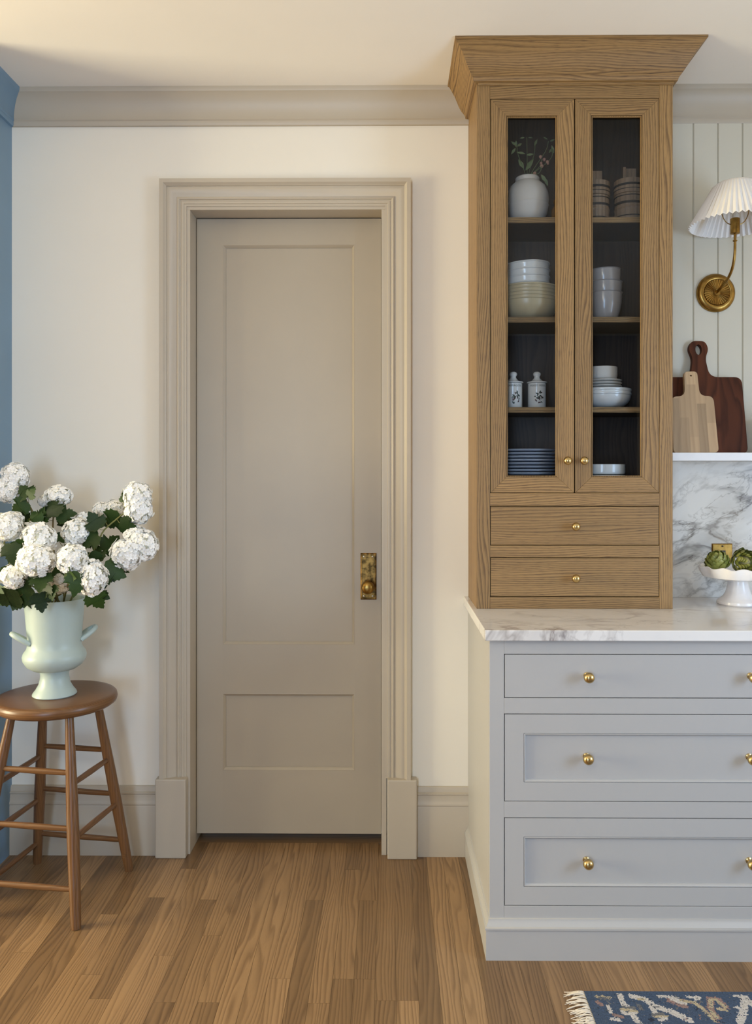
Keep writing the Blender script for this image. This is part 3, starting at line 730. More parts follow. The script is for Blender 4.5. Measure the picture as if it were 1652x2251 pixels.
# ================================================================== THINGS BEHIND THE GLASS
def bowl(name, c, r, h, th, mat, label, cat, group=None, foot=0.5, straight=0.0, tilt=None, lip=0.0):
    rf = r * foot
    out = [(rf * 0.9, 0), (rf, 0.002)]
    for k in range(1, 7):
        s = k / 6; e = 1 - (1 - s) ** (2.0 + straight * 3)
        out.append((rf + (r - rf) * e, 0.002 + (h - 0.003) * s ** (1.25 + straight)))
    if lip:
        out = [(x, z * (h - lip) / h) for x, z in out]; out += [(r + 0.0022, h - lip + 0.0006), (r + 0.003, h - lip * 0.5), (r + 0.0022, h - 0.0006)]
    inn = [(r - th * 0.3, h), (r - th, h - 0.001)] + [(max(x - th, 0.002), max(z + th * 0.6, th)) for x, z in reversed(out[2:(-4 if lip else -1)])] + [(rf * 0.6, th), (0.001, th)]
    o = mk(name, lathe(out + inn, 44, c), mat, smooth=True, origin=c)
    if tilt: o.rotation_euler = tilt
    return tag(o, label, cat, group)
# top left: white vase with sprigs, amber jar
vx, vy = at(1158, 0, -0.150).x, -0.150
vz = SH[1] + 0.0003
vs_ = thing('round_vase', (vx, vy, vz), 'white globe vase behind the left glass door', 'vase')
mk('body', lathe([(0.038, 0), (0.052, 0.008), (0.066, 0.035), (0.0705, 0.06), (0.072, 0.064), (0.0705, 0.068), (0.0725, 0.086), (0.0695, 0.108), (0.060, 0.129), (0.046, 0.142), (0.0405, 0.146), (0.0405, 0.158), (0.038, 0.161), (0.035, 0.158), (0.036, 0.14), (0.001, 0.12)], 44, (vx, vy, vz)), 'matte_white', vs_, smooth=True)
def simple_leaf(L, W, curl=0.15):
    V, F = [], []
    rows = [(0, 0.05), (0.2, 0.6), (0.45, 1.0), (0.7, 0.7), (0.9, 0.3), (1, 0.02)]
    for y, wd in rows:
        for j in (-1, 0, 1): V.append((j * wd * W / 2, y * L, -curl * L * y * y + abs(j) * 0.12 * W))
    for i in range(len(rows) - 1):
        for j in range(2): a = i * 3 + j; F.append((a, a + 1, a + 4, a + 3))
    return V, F
sl_mesh = {}
def put_leaf(parent, mat, key, geo, pos, yaw, pitch, roll, s):
    k = (key, mat)
    if k not in sl_mesh:
        o = mk('leaf', geo(), mat, parent, smooth=True, origin=(0, 0, 0)); sl_mesh[k] = o.data
    else:
        o = bpy.data.objects.new('leaf', sl_mesh[k]); COL.objects.link(o)
    place(o, pos, parent)
    # leaf grows along +Y: stand it up in the picture plane, then spin
    M = Matrix.Rotation(yaw, 4, 'Y') @ Matrix.Rotation(pitch, 4, 'X') @ Matrix.Rotation(PI / 2, 4, 'X') @ Matrix.Rotation(roll, 4, 'Y')
    o.rotation_euler = M.to_euler(); o.scale = (s, s, s)
    return o
mouth = Vector((vx, vy, vz + 0.155))
def sprig(name, label, tips, leaves, mat, buds=()):
    a = thing(name, mouth, label, 'sprig', 'sprigs in the white globe vase')
    gs = []
    for (px, py, Y) in tips:
        t_ = at(px, py, Y); gs.append(tube(bez(mouth - Vector((0, 0, 0.03)), mouth + Vector((0, 0, 0.04)), t_ - Vector((0, 0, 0.05)), t_, 8), 0.0011, 6))
    mk('stem', join(*gs), 'dim_leaf', a, smooth=True)
    for (px, py, ang, L) in leaves:
        put_leaf(a, mat, 'simple', lambda: simple_leaf(1, 0.36), at(px, py, -0.15 + R.uniform(-.02, .02)), math.radians(ang), R.uniform(-.3, .3), R.uniform(-.4, .4), L * 1.35)
    for (px, py, r) in buds:
        pos = at(px, py, -0.16)
        mk('bud', lathe([(r * 0.3, -r), (r * 0.9, -r * 0.4), (r, 0.1 * r), (r * 0.7, r * 0.7), (0.0005, r)], 10, pos), 'pink_bud', a, smooth=True)
sprig('green_sprig', 'thin leafy green sprig in the white globe vase', [(1135, 322, -0.15), (1157, 303, -0.14), (1175, 320, -0.15)],
      [(1134, 322, -40, .02), (1135, 323, 55, .018), (1132, 327, -145, .02), (1133, 325, 0, .017), (1152, 304, -85, .012), (1160, 304, 85, .012), (1153, 340, -70, .022), (1156, 342, 85, .018), (1173, 322, 25, .018), (1150, 372, -25, .03), (1154, 376, 35, .034), (1160, 384, 130, .026)], 'dim_leaf')
sprig('flowering_sprig', 'pink flowering sprig leaning right in the white globe vase', [(1190, 350, -0.16), (1204, 312, -0.15), (1214, 335, -0.15), (1189, 366, -0.17)],
      [(1212, 340, 10, .022), (1216, 338, -20, .02), (1205, 338, 35, .018), (1188, 385, 150, .026), (1196, 392, 160, .022), (1207, 312, 70, .014), (1202, 308, -60, .012)], 'dim_leaf',
      [(1187, 346, .006), (1195, 352, .006), (1202, 357, .006), (1190, 366, .006), (1188, 360, .005), (1174, 382, .006), (1203, 361, .004)])
ax_ = at(1229, 0, -0.09).x
am = mk('amber_jar', lathe([(0.026, 0), (0.030, 0.006), (0.030, 0.07), (0.020, 0.085), (0.020, 0.095), (0.023, 0.098), (0.023, 0.104), (0.001, 0.106)], 28, (ax_, -0.09, vz)), 'amber', smooth=True)
tag(am, 'amber jar half hidden by the door frame beside the globe vase', 'jar')
# top right: two coopered wooden canisters
def canister(px, Y, label):
    c = Vector((at(px, 0, Y).x, Y, vz)); rr = 0.048
    t_ = thing('wooden_canister', c, label, 'canister', 'wooden canisters behind the right glass door')
    mk('body', lathe([(rr * 0.97, 0), (rr, 0.004), (rr * 0.985, 0.006), (rr * 0.985, 0.045), (rr * 1.02, 0.050), (rr * 0.98, 0.056), (rr * 0.985, 0.096), (rr * 0.97, 0.098)], 18, c, True, True), 'stave_wood', t_, uv=2)
    for z0, z1 in ((0.020, 0.0225), (0.062, 0.069), (0.088, 0.090), (0.122, 0.129), (0.110, 0.112)):
        rb = rr * (1.03 if z0 < 0.1 else 1.06)
        mk('hoop', lathe([(rb - 0.006, z0), (rb, z0), (rb, z1), (rb - 0.006, z1)], 36, c, False), 'black_iron', t_, smooth=True)
    mk('lid', lathe([(rr * 1.03, 0.0985), (rr * 1.04, 0.100), (rr * 1.03, 0.146), (rr * 0.9, 0.147), (rr * 0.88, 0.140), (0.001, 0.140)], 18, c), 'stave_wood', t_, uv=2)
    for dx_, wd in ((-0.020, 0.010), (0.006, 0.034)):
        mk('tab', box(c.x + dx_ - wd / 2, c.x + dx_ + wd / 2, c.y - 0.010 + dx_ * 0.5, c.y - 0.002 + dx_ * 0.5, c.z + 0.140, c.z + 0.190), 'stave_wood', t_, uv=2, bevel=0.001)
canister(1306, -0.13, 'hooped wooden canister at the left, cut off by the door frame')
canister(1380, -0.15, 'hooped wooden canister at the right with tabs on its lid')
# second shelf
s2 = SH[2] + 0.0003
cx_ = at(1158, 0, -0.135).x
for k in range(5):
    bowl('beige_bowl', (cx_, -0.133, s2 + k * 0.0115), 0.103, 0.070, 0.004, 'beige_glaze', ['lowest beige bowl of the stack behind the left glass door', 'beige bowl, second from the shelf in its stack', 'middle beige bowl of the stack of five', 'beige bowl, second from the top of its stack', 'topmost beige bowl, holding the white bowls'][k], 'bowl', 'beige bowls', 0.55, lip=0.006)
cx2 = at(1156, 0, -0.135).x
for k in range(4):
    bowl('white_bowl', (cx2, -0.135, s2 + 0.0655 + k * 0.0225), 0.080, 0.062, 0.003, 'white_glaze', ['lowest white bowl, nested in the beige bowls', 'second white bowl up above the beige bowls', 'third white bowl up above the beige bowls', 'topmost white bowl above the beige bowls'][k], 'bowl', 'white bowls', 0.5, 0.0, (0, math.radians(-2.5), 0), 0.005)
cx3 = at(1326, 0, -0.135).x
for k in range(3):
    bowl('grey_bowl', (cx3, -0.14, s2 + [0, 0.050, 0.091][k]), 0.0585 - 0.001 * k, [0.098, 0.085, 0.085][k], 0.003, 'grey_glaze', ['lowest grey cup-shaped bowl of three', 'middle grey cup-shaped bowl of three', 'topmost grey cup-shaped bowl of three'][k], 'bowl', 'grey bowls', 0.62, 0.0, (0, math.radians([0, 0.6, -2.2][k]), 0), 0.003)
# third shelf: porcelain canisters
s3 = SH[3] + 0.0003
def wrap_text(txt, c, r, zc, size, a0):
    cu = bpy.data.curves.new('txt', 'FONT'); cu.body = txt; cu.size = size; cu.align_x = 'CENTER'; cu.resolution_u = 2
    ob = bpy.data.objects.new('txt', cu); COL.objects.link(ob)
    me = bpy.data.meshes.new_from_object(ob.evaluated_get(bpy.context.evaluated_depsgraph_get()))
    bpy.data.objects.remove(ob); bpy.data.curves.remove(cu)
    V = []
    for v in me.vertices:
        a = a0 + v.co.x / r
        V.append((c[0] + (r + 0.0003) * math.cos(a), c[1] + (r + 0.0003) * math.sin(a), zc + v.co.y))
    F = [tuple(p_.vertices) for p_ in me.polygons]
    bpy.data.meshes.remove(me); return V, F
def on_cyl(c, r, outline, a0, zc):
    V = [(c[0] + (r + 0.0003) * math.cos(a0 + x / r), c[1] + (r + 0.0003) * math.sin(a0 + x / r), zc + z) for x, z in outline]
    return V, [tuple(range(len(V)))]
def porcelain(px, txt, label, seed):
    rr = 0.0305; c = Vector((at(px, 0, -0.16).x, -0.16, s3)); RR = random.Random(seed)
    t_ = thing('porcelain_jar', c, label, 'jar', 'porcelain herb jars')
    b = mk('body', lathe([(rr * 0.95, 0), (rr, 0.002), (rr, 0.086), (rr * 0.9, 0.087)], 48, c, True, True), 'white_glaze', t_, smooth=True)
    l_ = mk('lid', lathe([(0.034, 0.0872), (0.0345, 0.089), (0.033, 0.091), (0.024, 0.0925), (0.016, 0.097), (0.0105, 0.104), (0.0095, 0.109), (0.012, 0.113), (0.0135, 0.118), (0.0115, 0.1225), (0.006, 0.1255), (0.0005, 0.1265)], 36, c, True), 'white_glaze', t_, smooth=True)
    face = math.atan2(CAMY - c.y, CAMX - c.x) + 0.15
    mk('lettering', wrap_text(txt, c, rr, c.z + 0.0735, 0.0095, face), 'ink', b)
    gs, gr = [], []
    for k in range(26):
        a = RR.uniform(0, 2 * PI); d = RR.uniform(0.002, 0.021) ; x, z = math.cos(a) * d * 0.8, math.sin(a) * d * 1.05
        L, W, th = RR.uniform(.003, .006), RR.uniform(.0012, .0024), RR.uniform(0, PI)
        o_l = [(x + math.cos(th) * L * math.cos(q) - math.sin(th) * W * math.sin(q), z + math.sin(th) * L * math.cos(q) + math.cos(th) * W * math.sin(q)) for q in [2 * PI * j / 8 for j in range(8)]]
        (gr if k % 4 == 0 else gs).append(on_cyl(c, rr + 0.0001 * (k % 3), o_l, face + 0.05, c.z + 0.038))
    mk('flower_print', join(*gs), 'ink', b); mk('flower_print', join(*gr), 'ink_red', b)
porcelain(1127, 'TARRAGON', 'lidded white porcelain jar cut off by the left door frame', 3)
porcelain(1179, 'MIXED HERBS', 'lidded white porcelain jar lettered MIXED HERBS', 5)
# third shelf right
cx4 = at(1324, 0, -0.135).x
for k in range(2):
    bowl('shallow_bowl', (cx4, -0.133, s3 + k * 0.0125), 0.092, 0.055, 0.004, 'white_glaze', ['lower of the two wide white bowls under the small plates', 'upper of the two wide white bowls under the small plates'][k], 'bowl', 'wide white bowls', 0.55, lip=0.009)
for k in range(4):
    bowl('small_plate', (cx4 - 0.004, -0.135, s3 + 0.0600 + k * 0.0098), 0.066, 0.0095, 0.0025, 'matte_white', ['lowest of the four small white plates, in the wide bowls', 'second small white plate from the wide bowls', 'third small white plate from the wide bowls', 'topmost small white plate, under the grey-white bowl'][k], 'plate', 'small white plates', 0.8)
bowl('top_bowl', (cx4 - 0.006, -0.135, s3 + 0.0595 + 0.0395), 0.053, 0.044, 0.003, 'matte_white', 'straight-sided white bowl on top of the small plates', 'bowl', None, 0.86, 0.6)
# bottom: whitish plates with blue light in their colour, white dishes
zb = ZB + 0.0003
cx5 = at(1152, 0, -0.135).x
names11 = ['lowest', 'second', 'third', 'fourth', 'fifth', 'sixth', 'seventh', 'eighth', 'ninth', 'tenth', 'topmost']
for k in range(11):
    bowl('dinner_plate', (cx5 + R.uniform(-.001, .001), -0.135, zb + k * 0.0112), 0.1005, 0.0108, 0.0035, 'plate_blue_lit', names11[k] + ' whitish dinner plate with blue light painted in, in the stack of eleven' + (', counted from below' if 0 < k < 10 else ''), 'plate', 'whitish dinner plates with blue light painted in', 0.7, lip=0.004)
cx6 = at(1322, 0, -0.15).x
for k in range(2):
    bowl('straight_dish', (cx6, -0.15, zb + k * 0.036), 0.0755, 0.0355, 0.004, 'white_glaze', ['lower straight-sided white dish behind the right glass door', 'upper straight-sided white dish behind the right glass door'][k], 'dish', 'straight-sided dishes', 0.93, 1.0)

# ================================================================== STOOL
stx, sty, STZ = -1.083, -0.280, 0.652
st = thing('wooden_stool', (stx, sty, 0), 'round brown wooden stool carrying the flower urn', 'stool')
mk('seat', lathe([(0.150, 0), (0.176, 0.002), (0.187, 0.010), (0.190, 0.020), (0.188, 0.031), (0.182, 0.0365), (0.170, 0.038), (0.10, 0.0365), (0.001, 0.036)], 56, (stx, sty, STZ - 0.038)), 'stool_wood', st, uv=0, smooth=True)
legs = {'FR': ((-0.995, -0.395, 0.628), (-0.940, -0.480, 0.0)), 'BR': ((-0.985, -0.195, 0.628), (-0.897, -0.122, 0.0)), 'BL': ((-1.172, -0.172, 0.628), (-1.237, -0.074, 0.0)), 'FL': ((-1.182, -0.372, 0.628), (-1.290, -0.440, 0.0))}
def onleg(k, z):
    a, b = Vector(legs[k][0]), Vector(legs[k][1]); s = (a.z - z) / a.z; return a + (b - a) * s
for k, (a, b) in legs.items():
    a, b = Vector(a), Vector(b); ps = [a + (b - a) * s for s in (0, 0.15, 0.4, 0.6, 0.8, 0.985, 1.0)]
    mk('leg', tube(ps, [0.0125, 0.0145, 0.0175, 0.0185, 0.0170, 0.0150, 0.0138], 16), 'stool_wood', st, uv=2, smooth=True)
def rung(k1, k2, z1, z2):
    a, b = onleg(k1, z1), onleg(k2, z2); ps = [a + (b - a) * s for s in (0.02, 0.1, 0.5, 0.9, 0.98)]
    mk('rung', tube(ps, [0.0072, 0.0085, 0.0098, 0.0085, 0.0072], 12), 'stool_wood', st, uv=0 if abs(b.x - a.x) > abs(b.y - a.y) else 1, smooth=True)
for z in (0.436, 0.280, 0.113): rung('BL', 'BR', z, z - 0.003)
for z in (0.446, 0.283, 0.110): rung('FL', 'FR', z + 0.004, z)
for z in (0.400, 0.242): rung('FR', 'BR', z + 0.012, z)
for z in (0.402, 0.242, 0.078): rung('FL', 'BL', z, z)
a = onleg('BR', 0.060); b = onleg('FR', 0.06); d_ = (b - a).normalized()
mk('rung_stub', tube([a + d_ * 0.008, a + d_ * 0.019], [0.009, 0.007], 10), 'stool_wood', st, uv=1, smooth=True)

# ================================================================== URN WITH SNOWBALL BRANCHES
ux, uy, uz = -1.088, -0.282, STZ - 0.0015
urn = thing('urn_vase', (ux, uy, uz), 'pale sage two-handled ceramic urn on the stool', 'vase')
mk('body', lathe([(0.046, 0.082), (0.068, 0.086), (0.086, 0.098), (0.0965, 0.116), (0.0985, 0.128), (0.095, 0.140), (0.086, 0.152), (0.0825, 0.164), (0.0825, 0.18), (0.0855, 0.22), (0.0895, 0.27), (0.0935, 0.306), (0.0945, 0.312), (0.0925, 0.3135), (0.0895, 0.311), (0.086, 0.27), (0.079, 0.18), (0.070, 0.12), (0.001, 0.10)], 56, (ux, uy, uz)), 'sage_glaze', urn, smooth=True)
mk('foot', lathe([(0.066, 0), (0.0685, 0.003), (0.067, 0.008), (0.058, 0.020), (0.049, 0.036), (0.0445, 0.055), (0.0435, 0.068), (0.046, 0.076), (0.0475, 0.0815), (0.040, 0.0835)], 48, (ux, uy, uz), True, True), 'sage_glaze', urn, smooth=True)
for s in (-1, 1):
    d = Vector((s * 0.87, 0.5 * s, 0)).normalized(); tg_ = Vector((-d.y, d.x, 0)) * 0.028
    c0 = Vector((ux, uy, uz + 0.176)) + d * 0.077
    ptsh = bez(c0 - tg_, c0 - tg_ * 1.3 + d * 0.066 + Vector((0, 0, 0.044)), c0 + tg_ * 1.3 + d * 0.066 + Vector((0, 0, 0.044)), c0 + tg_, 16)
    mk('handle', tube(ptsh, 0.0082, 12), 'sage_glaze', urn, smooth=True)

# blooms
def bloom_mesh(seed):
    RR = random.Random(seed); V, F = [], []
    N = 165
    for i in range(N):
        zf = 1 - 2 * (i + 0.5) / N; ph = i * 2.39996 + RR.uniform(-.25, .25)
        d = Vector((math.sqrt(1 - zf * zf) * math.cos(ph), math.sqrt(1 - zf * zf) * math.sin(ph), zf))
        q = Vector((0, 0, 1)).rotation_difference((d + Vector((RR.uniform(-.3, .3), RR.uniform(-.3, .3), RR.uniform(-.3, .3)))).normalized())
        c = d * RR.uniform(0.86, 1.06); sp = RR.uniform(0, 2 * PI); S = RR.uniform(0.20, 0.275)
        for k in range(5):
            a = sp + 2 * PI * k / 5
            o0 = len(V)
            for (r_, da, h) in ((0.04, 0, -0.03), (0.62, -0.62, 0.04), (0.88, -0.42, 0.06), (1.0, 0, 0.02), (0.88, 0.42, 0.06), (0.62, 0.62, 0.04), (0.6, 0.0, -0.01)):
                V.append(c + q @ Vector((math.cos(a + da) * r_ * S, math.sin(a + da) * r_ * S, h * S * 1.6 + 0.02)))
            for t_ in ((0, 1, 6), (1, 2, 6), (2, 3, 6), (3, 4, 6), (4, 5, 6), (5, 0, 6)): F.append(tuple(o0 + j for j in t_))
    return V, F
blm = {}; core_m = [None]
def put_bloom(parent, px, py, rpx, Y, kx=1.0, kz=1.0):
    v = R.randint(0, 3)
    if v not in blm:
        o = mk('bloom', bloom_mesh(v + 20), 'petal', parent, origin=(0, 0, 0)); blm[v] = o.data
        me = o.data
    else:
        o = bpy.data.objects.new('bloom', blm[v]); COL.objects.link(o)
    p_ = at(px, py, Y); r = rpx * (Y - CAMY) / FPX * 0.98
    place(o, p_, parent); o.scale = (r * kx, r, r * kz); o.rotation_euler = (R.uniform(-.5, .5), R.uniform(-.5, .5) if kx == kz else 0, R.uniform(0, 6))
    if kx != kz: o.rotation_euler = (0, 0, 0)
    if core_m[0] is None:
        bm = bmesh.new(); bmesh.ops.create_icosphere(bm, subdivisions=2, radius=0.86); me = bpy.data.meshes.new('bloom_core'); bm.to_mesh(me); bm.free()
        me.materials.append(MATS['petal_core']); core_m[0] = me
    c = bpy.data.objects.new('bloom_core', core_m[0]); COL.objects.link(c); c.parent = o; WL[c] = p_
    return p_
# lobed leaf
def lobed_leaf(curl, fold):
    half = [(0.0, 0.0), (0.10, -0.05), (0.26, -0.06), (0.36, 0.05), (0.50, 0.10), (0.46, 0.20), (0.58, 0.32), (0.50, 0.36), (0.56, 0.50), (0.40, 0.44), (0.30, 0.46), (0.26, 0.52), (0.33, 0.64), (0.25, 0.67), (0.24, 0.78), (0.14, 0.80), (0.10, 0.90), (0.0, 1.0)]
    mid = [0.08, 0.3, 0.5, 0.72, 0.9]
    def z(x, y): return -curl * y * y + fold * abs(x) - 0.35 * x * x
    V = [(0, m_, z(0, m_)) for m_ in mid]; F = []
    for s in (-1, 1):
        b = len(V); V += [(s * x, y, z(x, y)) for x, y in half]
        pm = 0
        for i in range(len(half) - 1):
            yy = (half[i][1] + half[i + 1][1]) / 2
            m_ = min(range(len(mid)), key=lambda j: abs(mid[j] - max(yy - 0.02, 0.0) * 0.95))
            m_ = max(m_, pm)
            if m_ != pm:
                for q in range(pm, m_): F.append((b + i, q, q + 1))
                pm = m_
            F.append((b + i, b + i + 1, m_))
    return V, F
LV = [lambda: lobed_leaf(0.25, 0.18), lambda: lobed_leaf(0.45, 0.05), lambda: lobed_leaf(-0.1, 0.28), lambda: lobed_leaf(0.1, -0.12)]
def put_lobed(parent, px, py, spx, ang, Y):
    k = R.randint(0, 3)
    p_ = at(px, py, Y); L = spx * 1.02 * (Y - CAMY) / FPX
    o = put_leaf(parent, 'leaf', 'lobed%d' % k, LV[k], p_, math.radians(ang), R.uniform(-0.55, 0.55), R.uniform(-0.5, 0.5), L)
    return p_
UM = Vector((ux, uy, uz + 0.30))
# branch: label, fork points (px,py,Y), blooms (px,py,r,Y[,kx,kz]), leaves (px,py,size,angle,Y): px,py is the leaf base, angle clockwise from up
BR = [
 ('snowball branch reaching highest at the left, before the blue wall', [(70, 1125, -.28), (45, 1085, -.27)],
  [(30, 1046, 29, -.24), (17, 1076, 29, -.25)],
  [(58, 1090, 42, -50, -.31), (60, 1094, 26, 35, -.31), (56, 1104, 40, -125, -.30), (84, 1150, 34, -40, -.29), (80, 1148, 38, 25, -.27)]),
 ('snowball branch standing upright above the middle of the urn', [(112, 1150, -.27), (120, 1112, -.26)],
  [(126, 1090, 26, -.24, 1.15, .85), (96, 1101, 15, -.21)],
  [(112, 1136, 50, -8, -.29), (122, 1118, 22, 60, -.26), (122, 1134, 42, 85, -.27), (152, 1142, 52, 195, -.24), (60, 1150, 44, -70, -.25)]),
 ('snowball branch with bloom clusters leaning out past the left edge', [(40, 1215, -.36), (5, 1195, -.38)],
  [(12, 1158, 31, -.37), (30, 1142, 17, -.33), (-4, 1208, 15, -.37)],
  [(30, 1190, 40, 150, -.40), (20, 1196, 46, 170, -.41), (40, 1215, 40, -160, -.36), (12, 1245, 44, 165, -.40), (28, 1165, 34, 20, -.35)]),
 ('snowball branch with two stacked blooms left of the urn\'s axis', [(105, 1265, -.36), (88, 1225, -.38)],
  [(82, 1186, 36, -.36), (60, 1168, 20, -.30), (76, 1234, 38, -.42, 1.05, .92)],
  [(90, 1262, 48, 170, -.42), (112, 1268, 40, 20, -.34), (100, 1282, 44, -165, -.42), (62, 1140, 26, 140, -.28), (66, 1262, 40, 115, -.40)]),
 ('snowball branch with a single round bloom right of the tall stem', [(130, 1215, -.27), (150, 1190, -.27)],
  [(166, 1171, 31, -.27), (182, 1143, 18, -.22)],
  [(128, 1190, 50, 15, -.24), (140, 1212, 30, 75, -.27), (190, 1190, 24, 110, -.26)]),
 ('snowball branch with two low blooms hanging at the front right of the urn', [(150, 1275, -.38), (165, 1255, -.40)],
  [(156, 1230, 33, -.42), (201, 1270, 34, -.41, .92, 1.12), (130, 1283, 22, -.33)],
  [(140, 1262, 40, 100, -.44), (172, 1260, 50, 185, -.45), (112, 1290, 34, 165, -.42), (198, 1305, 46, 150, -.40), (140, 1268, 26, 60, -.35), (196, 1215, 42, 170, -.36), (228, 1248, 54, 120, -.37)]),
 ('snowball branch rising at the right to the tall topmost bloom', [(208, 1205, -.28), (225, 1165, -.28), (275, 1125, -.27)],
  [(300, 1092, 32, -.25), (303, 1120, 31, -.26), (249, 1120, 21, -.20), (221, 1122, 18, -.20)],
  [(216, 1162, 44, -35, -.29), (262, 1135, 52, -125, -.27), (276, 1135, 40, 130, -.29), (272, 1090, 16, -10, -.27), (268, 1103, 18, -15, -.27), (214, 1178, 46, -120, -.29), (228, 1212, 50, 40, -.27), (262, 1150, 44, 120, -.28)]),
 ('snowball branch bending low to the twin blooms furthest right', [(190, 1275, -.30), (225, 1245, -.30), (255, 1230, -.30)],
  [(276, 1218, 35, -.31), (312, 1200, 34, -.28), (297, 1182, 26, -.27)],
  [(232, 1258, 40, 95, -.33), (216, 1235, 40, -20, -.31), (268, 1250, 16, 130, -.30), (200, 1300, 44, 110, -.36)]),
 ('snowball branch drooping over the left rim of the urn', [(70, 1290, -.34), (45, 1280, -.33)],
  [(26, 1268, 27, -.40), (48, 1258, 22, -.36)],
  [(66, 1292, 66, -110, -.38), (40, 1312, 56, -100, -.39), (84, 1305, 44, 175, -.43), (62, 1300, 52, -140, -.36), (88, 1268, 36, -150, -.40), (10, 1300, 46, -135, -.36)]),
]
for label, forks, blooms, leaves in BR:
    b = thing('snowball_branch', UM, label, 'flower branch', 'snowball branches in the urn')
    start = UM + Vector((R.uniform(-.03, .03), R.uniform(-.03, .03), -0.10))
    ks = [start, UM + Vector((R.uniform(-.04, .04), R.uniform(-.02, .04), 0.0))] + [at(*f) for f in forks]
    # smooth the main stem
    ms = []
    for i in range(len(ks) - 1):
        for s in range(5): ms.append(ks[i].lerp(ks[i + 1], s / 5))
    ms.append(ks[-1])
    for _ in range(2): ms = [ms[0]] + [(ms[i - 1] + ms[i] * 2 + ms[i + 1]) / 4 for i in range(1, len(ms) - 1)] + [ms[-1]]
    gs = [tube(ms, [0.0036 - 0.0014 * i / len(ms) for i in range(len(ms))], 7)]
    for bl in blooms:
        p_ = put_bloom(b, *bl)
        q = min(ms[5:], key=lambda m_: (m_ - p_).length + 0.4 * max(0, m_.z - p_.z + 0.03)); gs.append(tube(bez(q, q.lerp(p_, .35) + Vector((0, 0, -.008)), q.lerp(p_, .7) + Vector((0, 0, -.008)), p_, 6), 0.0018, 6))
    for lf in leaves:
        p_ = put_lobed(b, *lf)
        q = min(ms[3:], key=lambda m_: (m_ - p_).length); gs.append(tube(bez(q, q.lerp(p_, .3), q.lerp(p_, .7) + Vector((0, 0, -.006)), p_, 5), 0.0010, 5))
    mk('stem', join(*gs), 'stem', b, smooth=True)

# ================================================================== RUG
rx0, rx1, ry1, ry0 = 0.512, 1.70, -0.774, -1.50
cell = 0.0030
nx, ny = int((rx1 - rx0) / cell), int((ry1 - ry0) / cell)
pal = {'b': lin(64, 82, 108), 'd': lin(40, 48, 66), 'w': lin(206, 200, 194), 'p': lin(150, 122, 116), 'c': lin(186, 172, 142), 'g': lin(110, 110, 112)}
grid = [['b'] * nx for _ in range(ny)]
def dot(i, j, c):
    if 0 <= i < nx and 0 <= j < ny: grid[j][i] = c
def stroke(x0, y0, x1, y1, wd, c):
    n_ = int(max(abs(x1 - x0), abs(y1 - y0)) / cell * 2) + 1; k = max(0, int(wd / cell / 2))
    for s in range(n_ + 1):
        i, j = int((x0 + (x1 - x0) * s / n_) / cell), int((y0 + (y1 - y0) * s / n_) / cell)
        for a in range(-k, k + 1):
            for b_ in range(-k, k + 1): dot(i + a, j + b_, c)
# border motifs along the long edge, distances from the rug's corner in mm
BM = [('w', 13, [(88, 18), (88, 55), (97, 68)]), ('c', 7, [(80, 72), (112, 78)]), ('g', 7, [(84, 62), (108, 66)]), ('w', 9, [(75, 80), (84, 88), (108, 86)]), ('w', 10, [(100, 95), (104, 115)]),
      ('c', 5, [(28, 22), (58, 26)]), ('g', 5, [(34, 28), (54, 30)]), ('w', 9, [(46, 58), (46, 82)]), ('p', 9, [(52, 92), (70, 100)]), ('w', 9, [(44, 106), (60, 112)]),
      ('w', 11, [(118, 20), (146, 30), (160, 48), (158, 80)]), ('w', 11, [(164, 58), (204, 82), (236, 112)]), ('c', 9, [(150, 98), (184, 96)]), ('w', 8, [(160, 110), (178, 104)]), ('g', 6, [(150, 90), (176, 88)]),
      ('w', 6, [(186, 20), (214, 21)]), ('p', 13, [(212, 34), (242, 58)]), ('w', 11, [(220, 26), (244, 44)]), ('p', 9, [(244, 34), (272, 46), (286, 68), (300, 115)]), ('c', 6, [(242, 36), (268, 42), (282, 62), (296, 112)]), ('w', 5, [(262, 20), (292, 24), (280, 32)]),
      ('p', 14, [(304, 68), (318, 28), (334, 30), (346, 62)]), ('c', 8, [(304, 68), (318, 30), (330, 32), (342, 58)]), ('p', 9, [(304, 68), (312, 104)]), ('c', 6, [(300, 74), (306, 100)]),
      ('w', 8, [(386, 17), (416, 20)]), ('w', 14, [(408, 26), (390, 62), (370, 96), (356, 114)]), ('w', 10, [(412, 30), (424, 66)]), ('p', 8, [(430, 76), (436, 110)]), ('w', 8, [(366, 60), (384, 66)])]
for rep_ in range(3):
    for row in range(1, 6):
        for c_, wd_, ps_ in BM:
            for (xa, ya), (xb_, yb_) in zip(ps_, ps_[1:]):
                fx_ = (lambda q: (440 - q) if row % 2 else q)
                stroke(fx_(xa) / 1000 + rep_ * 0.44, ya / 1000 + row * 0.118, fx_(xb_) / 1000 + rep_ * 0.44, yb_ / 1000 + row * 0.118, wd_ * 1.3 / 1000, c_)
    for c_, wd_, ps_ in BM:
        for (xa, ya), (xb_, yb_) in zip(ps_, ps_[1:]):
            stroke(xa / 1000 + rep_ * 0.44, ya / 1000, xb_ / 1000 + rep_ * 0.44, yb_ / 1000, wd_ * 1.25 / 1000, c_)
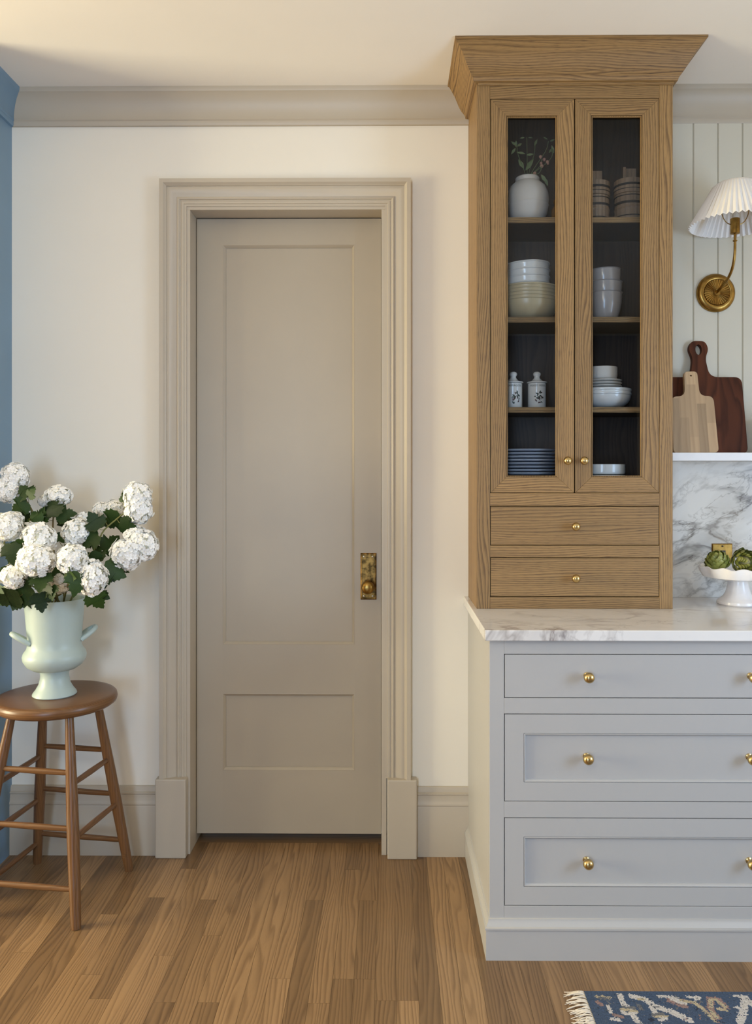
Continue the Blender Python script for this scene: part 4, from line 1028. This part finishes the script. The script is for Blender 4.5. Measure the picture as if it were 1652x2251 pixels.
# small filler sprigs and worn knots
for q in range(420):
    X, Y_ = R.uniform(0.02, rx1 - rx0 - 0.02), R.uniform(0.02, ry1 - ry0 - 0.02); a_ = R.uniform(0, 6.28); L_ = R.uniform(0.006, 0.02)
    stroke(X, Y_, X + math.cos(a_) * L_, Y_ + math.sin(a_) * L_, R.choice((0.003, 0.007)), R.choice('wgdpdgc'))
g2 = [r_[:] for r_ in grid]
for j in range(1, ny - 1):
    for i in range(1, nx - 1):
        if R.random() < 0.30: g2[j][i] = grid[j + R.randint(-1, 1)][i + R.randint(-1, 1)]
grid = g2
for j in range(ny):
    for i in range(nx):
        if (j < 3) or i < 3: grid[j][i] = 'b'
        elif R.random() < 0.05: grid[j][i] = R.choice('bbdg')
rug = thing('rug', ((rx0 + rx1) / 2, (ry0 + ry1) / 2, 0), 'blue patterned wool rug with cream fringe on the oak floor', 'rug')
ZT = 0.011
V = [(rx0 + i * cell, ry1 - j * cell, ZT) for j in range(ny + 1) for i in range(nx + 1)]
F = [(j * (nx + 1) + i, (j + 1) * (nx + 1) + i, (j + 1) * (nx + 1) + i + 1, j * (nx + 1) + i + 1) for j in range(ny) for i in range(nx)]
ntop = len(F)
skirt = box(rx0, rx1, ry0, ry1, 0.0012, ZT - 0.0006)
me_o = mk('pile', (V, F), 'rug_wool', rug, origin=(rx0, ry1, 0.0))
ca = me_o.data.color_attributes.new('knots', 'FLOAT_COLOR', 'CORNER')
cols = []
for j in range(ny):
    for i in range(nx):
        c = pal[grid[j][i]]; k = R.uniform(0.82, 1.12)
        cols += [c[0] * k, c[1] * k, c[2] * k, 1.0] * 4
ca.data.foreach_set('color', cols)
t = NT('rug_edge'); t.b.inputs['Base Color'].default_value = lin(58, 74, 100); t.b.inputs['Roughness'].default_value = 0.95; MATS['rug_edge'] = t.m
mk('rug_backing', skirt, 'rug_edge', rug)
gs = []
y = ry1 - 0.004
while y > ry0:
    for s in range(5):
        L = R.uniform(0.03, 0.062); x0 = rx0 + 0.002; yy = y + R.uniform(-.004, .004)
        dy = R.uniform(-.012, .018)
        gs.append(tube(bez((x0, yy, 0.006), (x0 - L * .3, yy + R.uniform(-.004, .008), 0.012 + R.uniform(0, .006)), (x0 - L * .7, yy + dy * .5, 0.004 + R.uniform(0, .006)), (x0 - L, yy + dy, 0.0022), 5), [0.0013, 0.0012, 0.0011, 0.0011, 0.001, 0.0007], 5))
    y -= 0.0105
fr = mk('fringe', join(*gs), 'fringe', rug, smooth=True); fr['kind'] = 'stuff'; fr['label'] = 'cream knotted fringe'
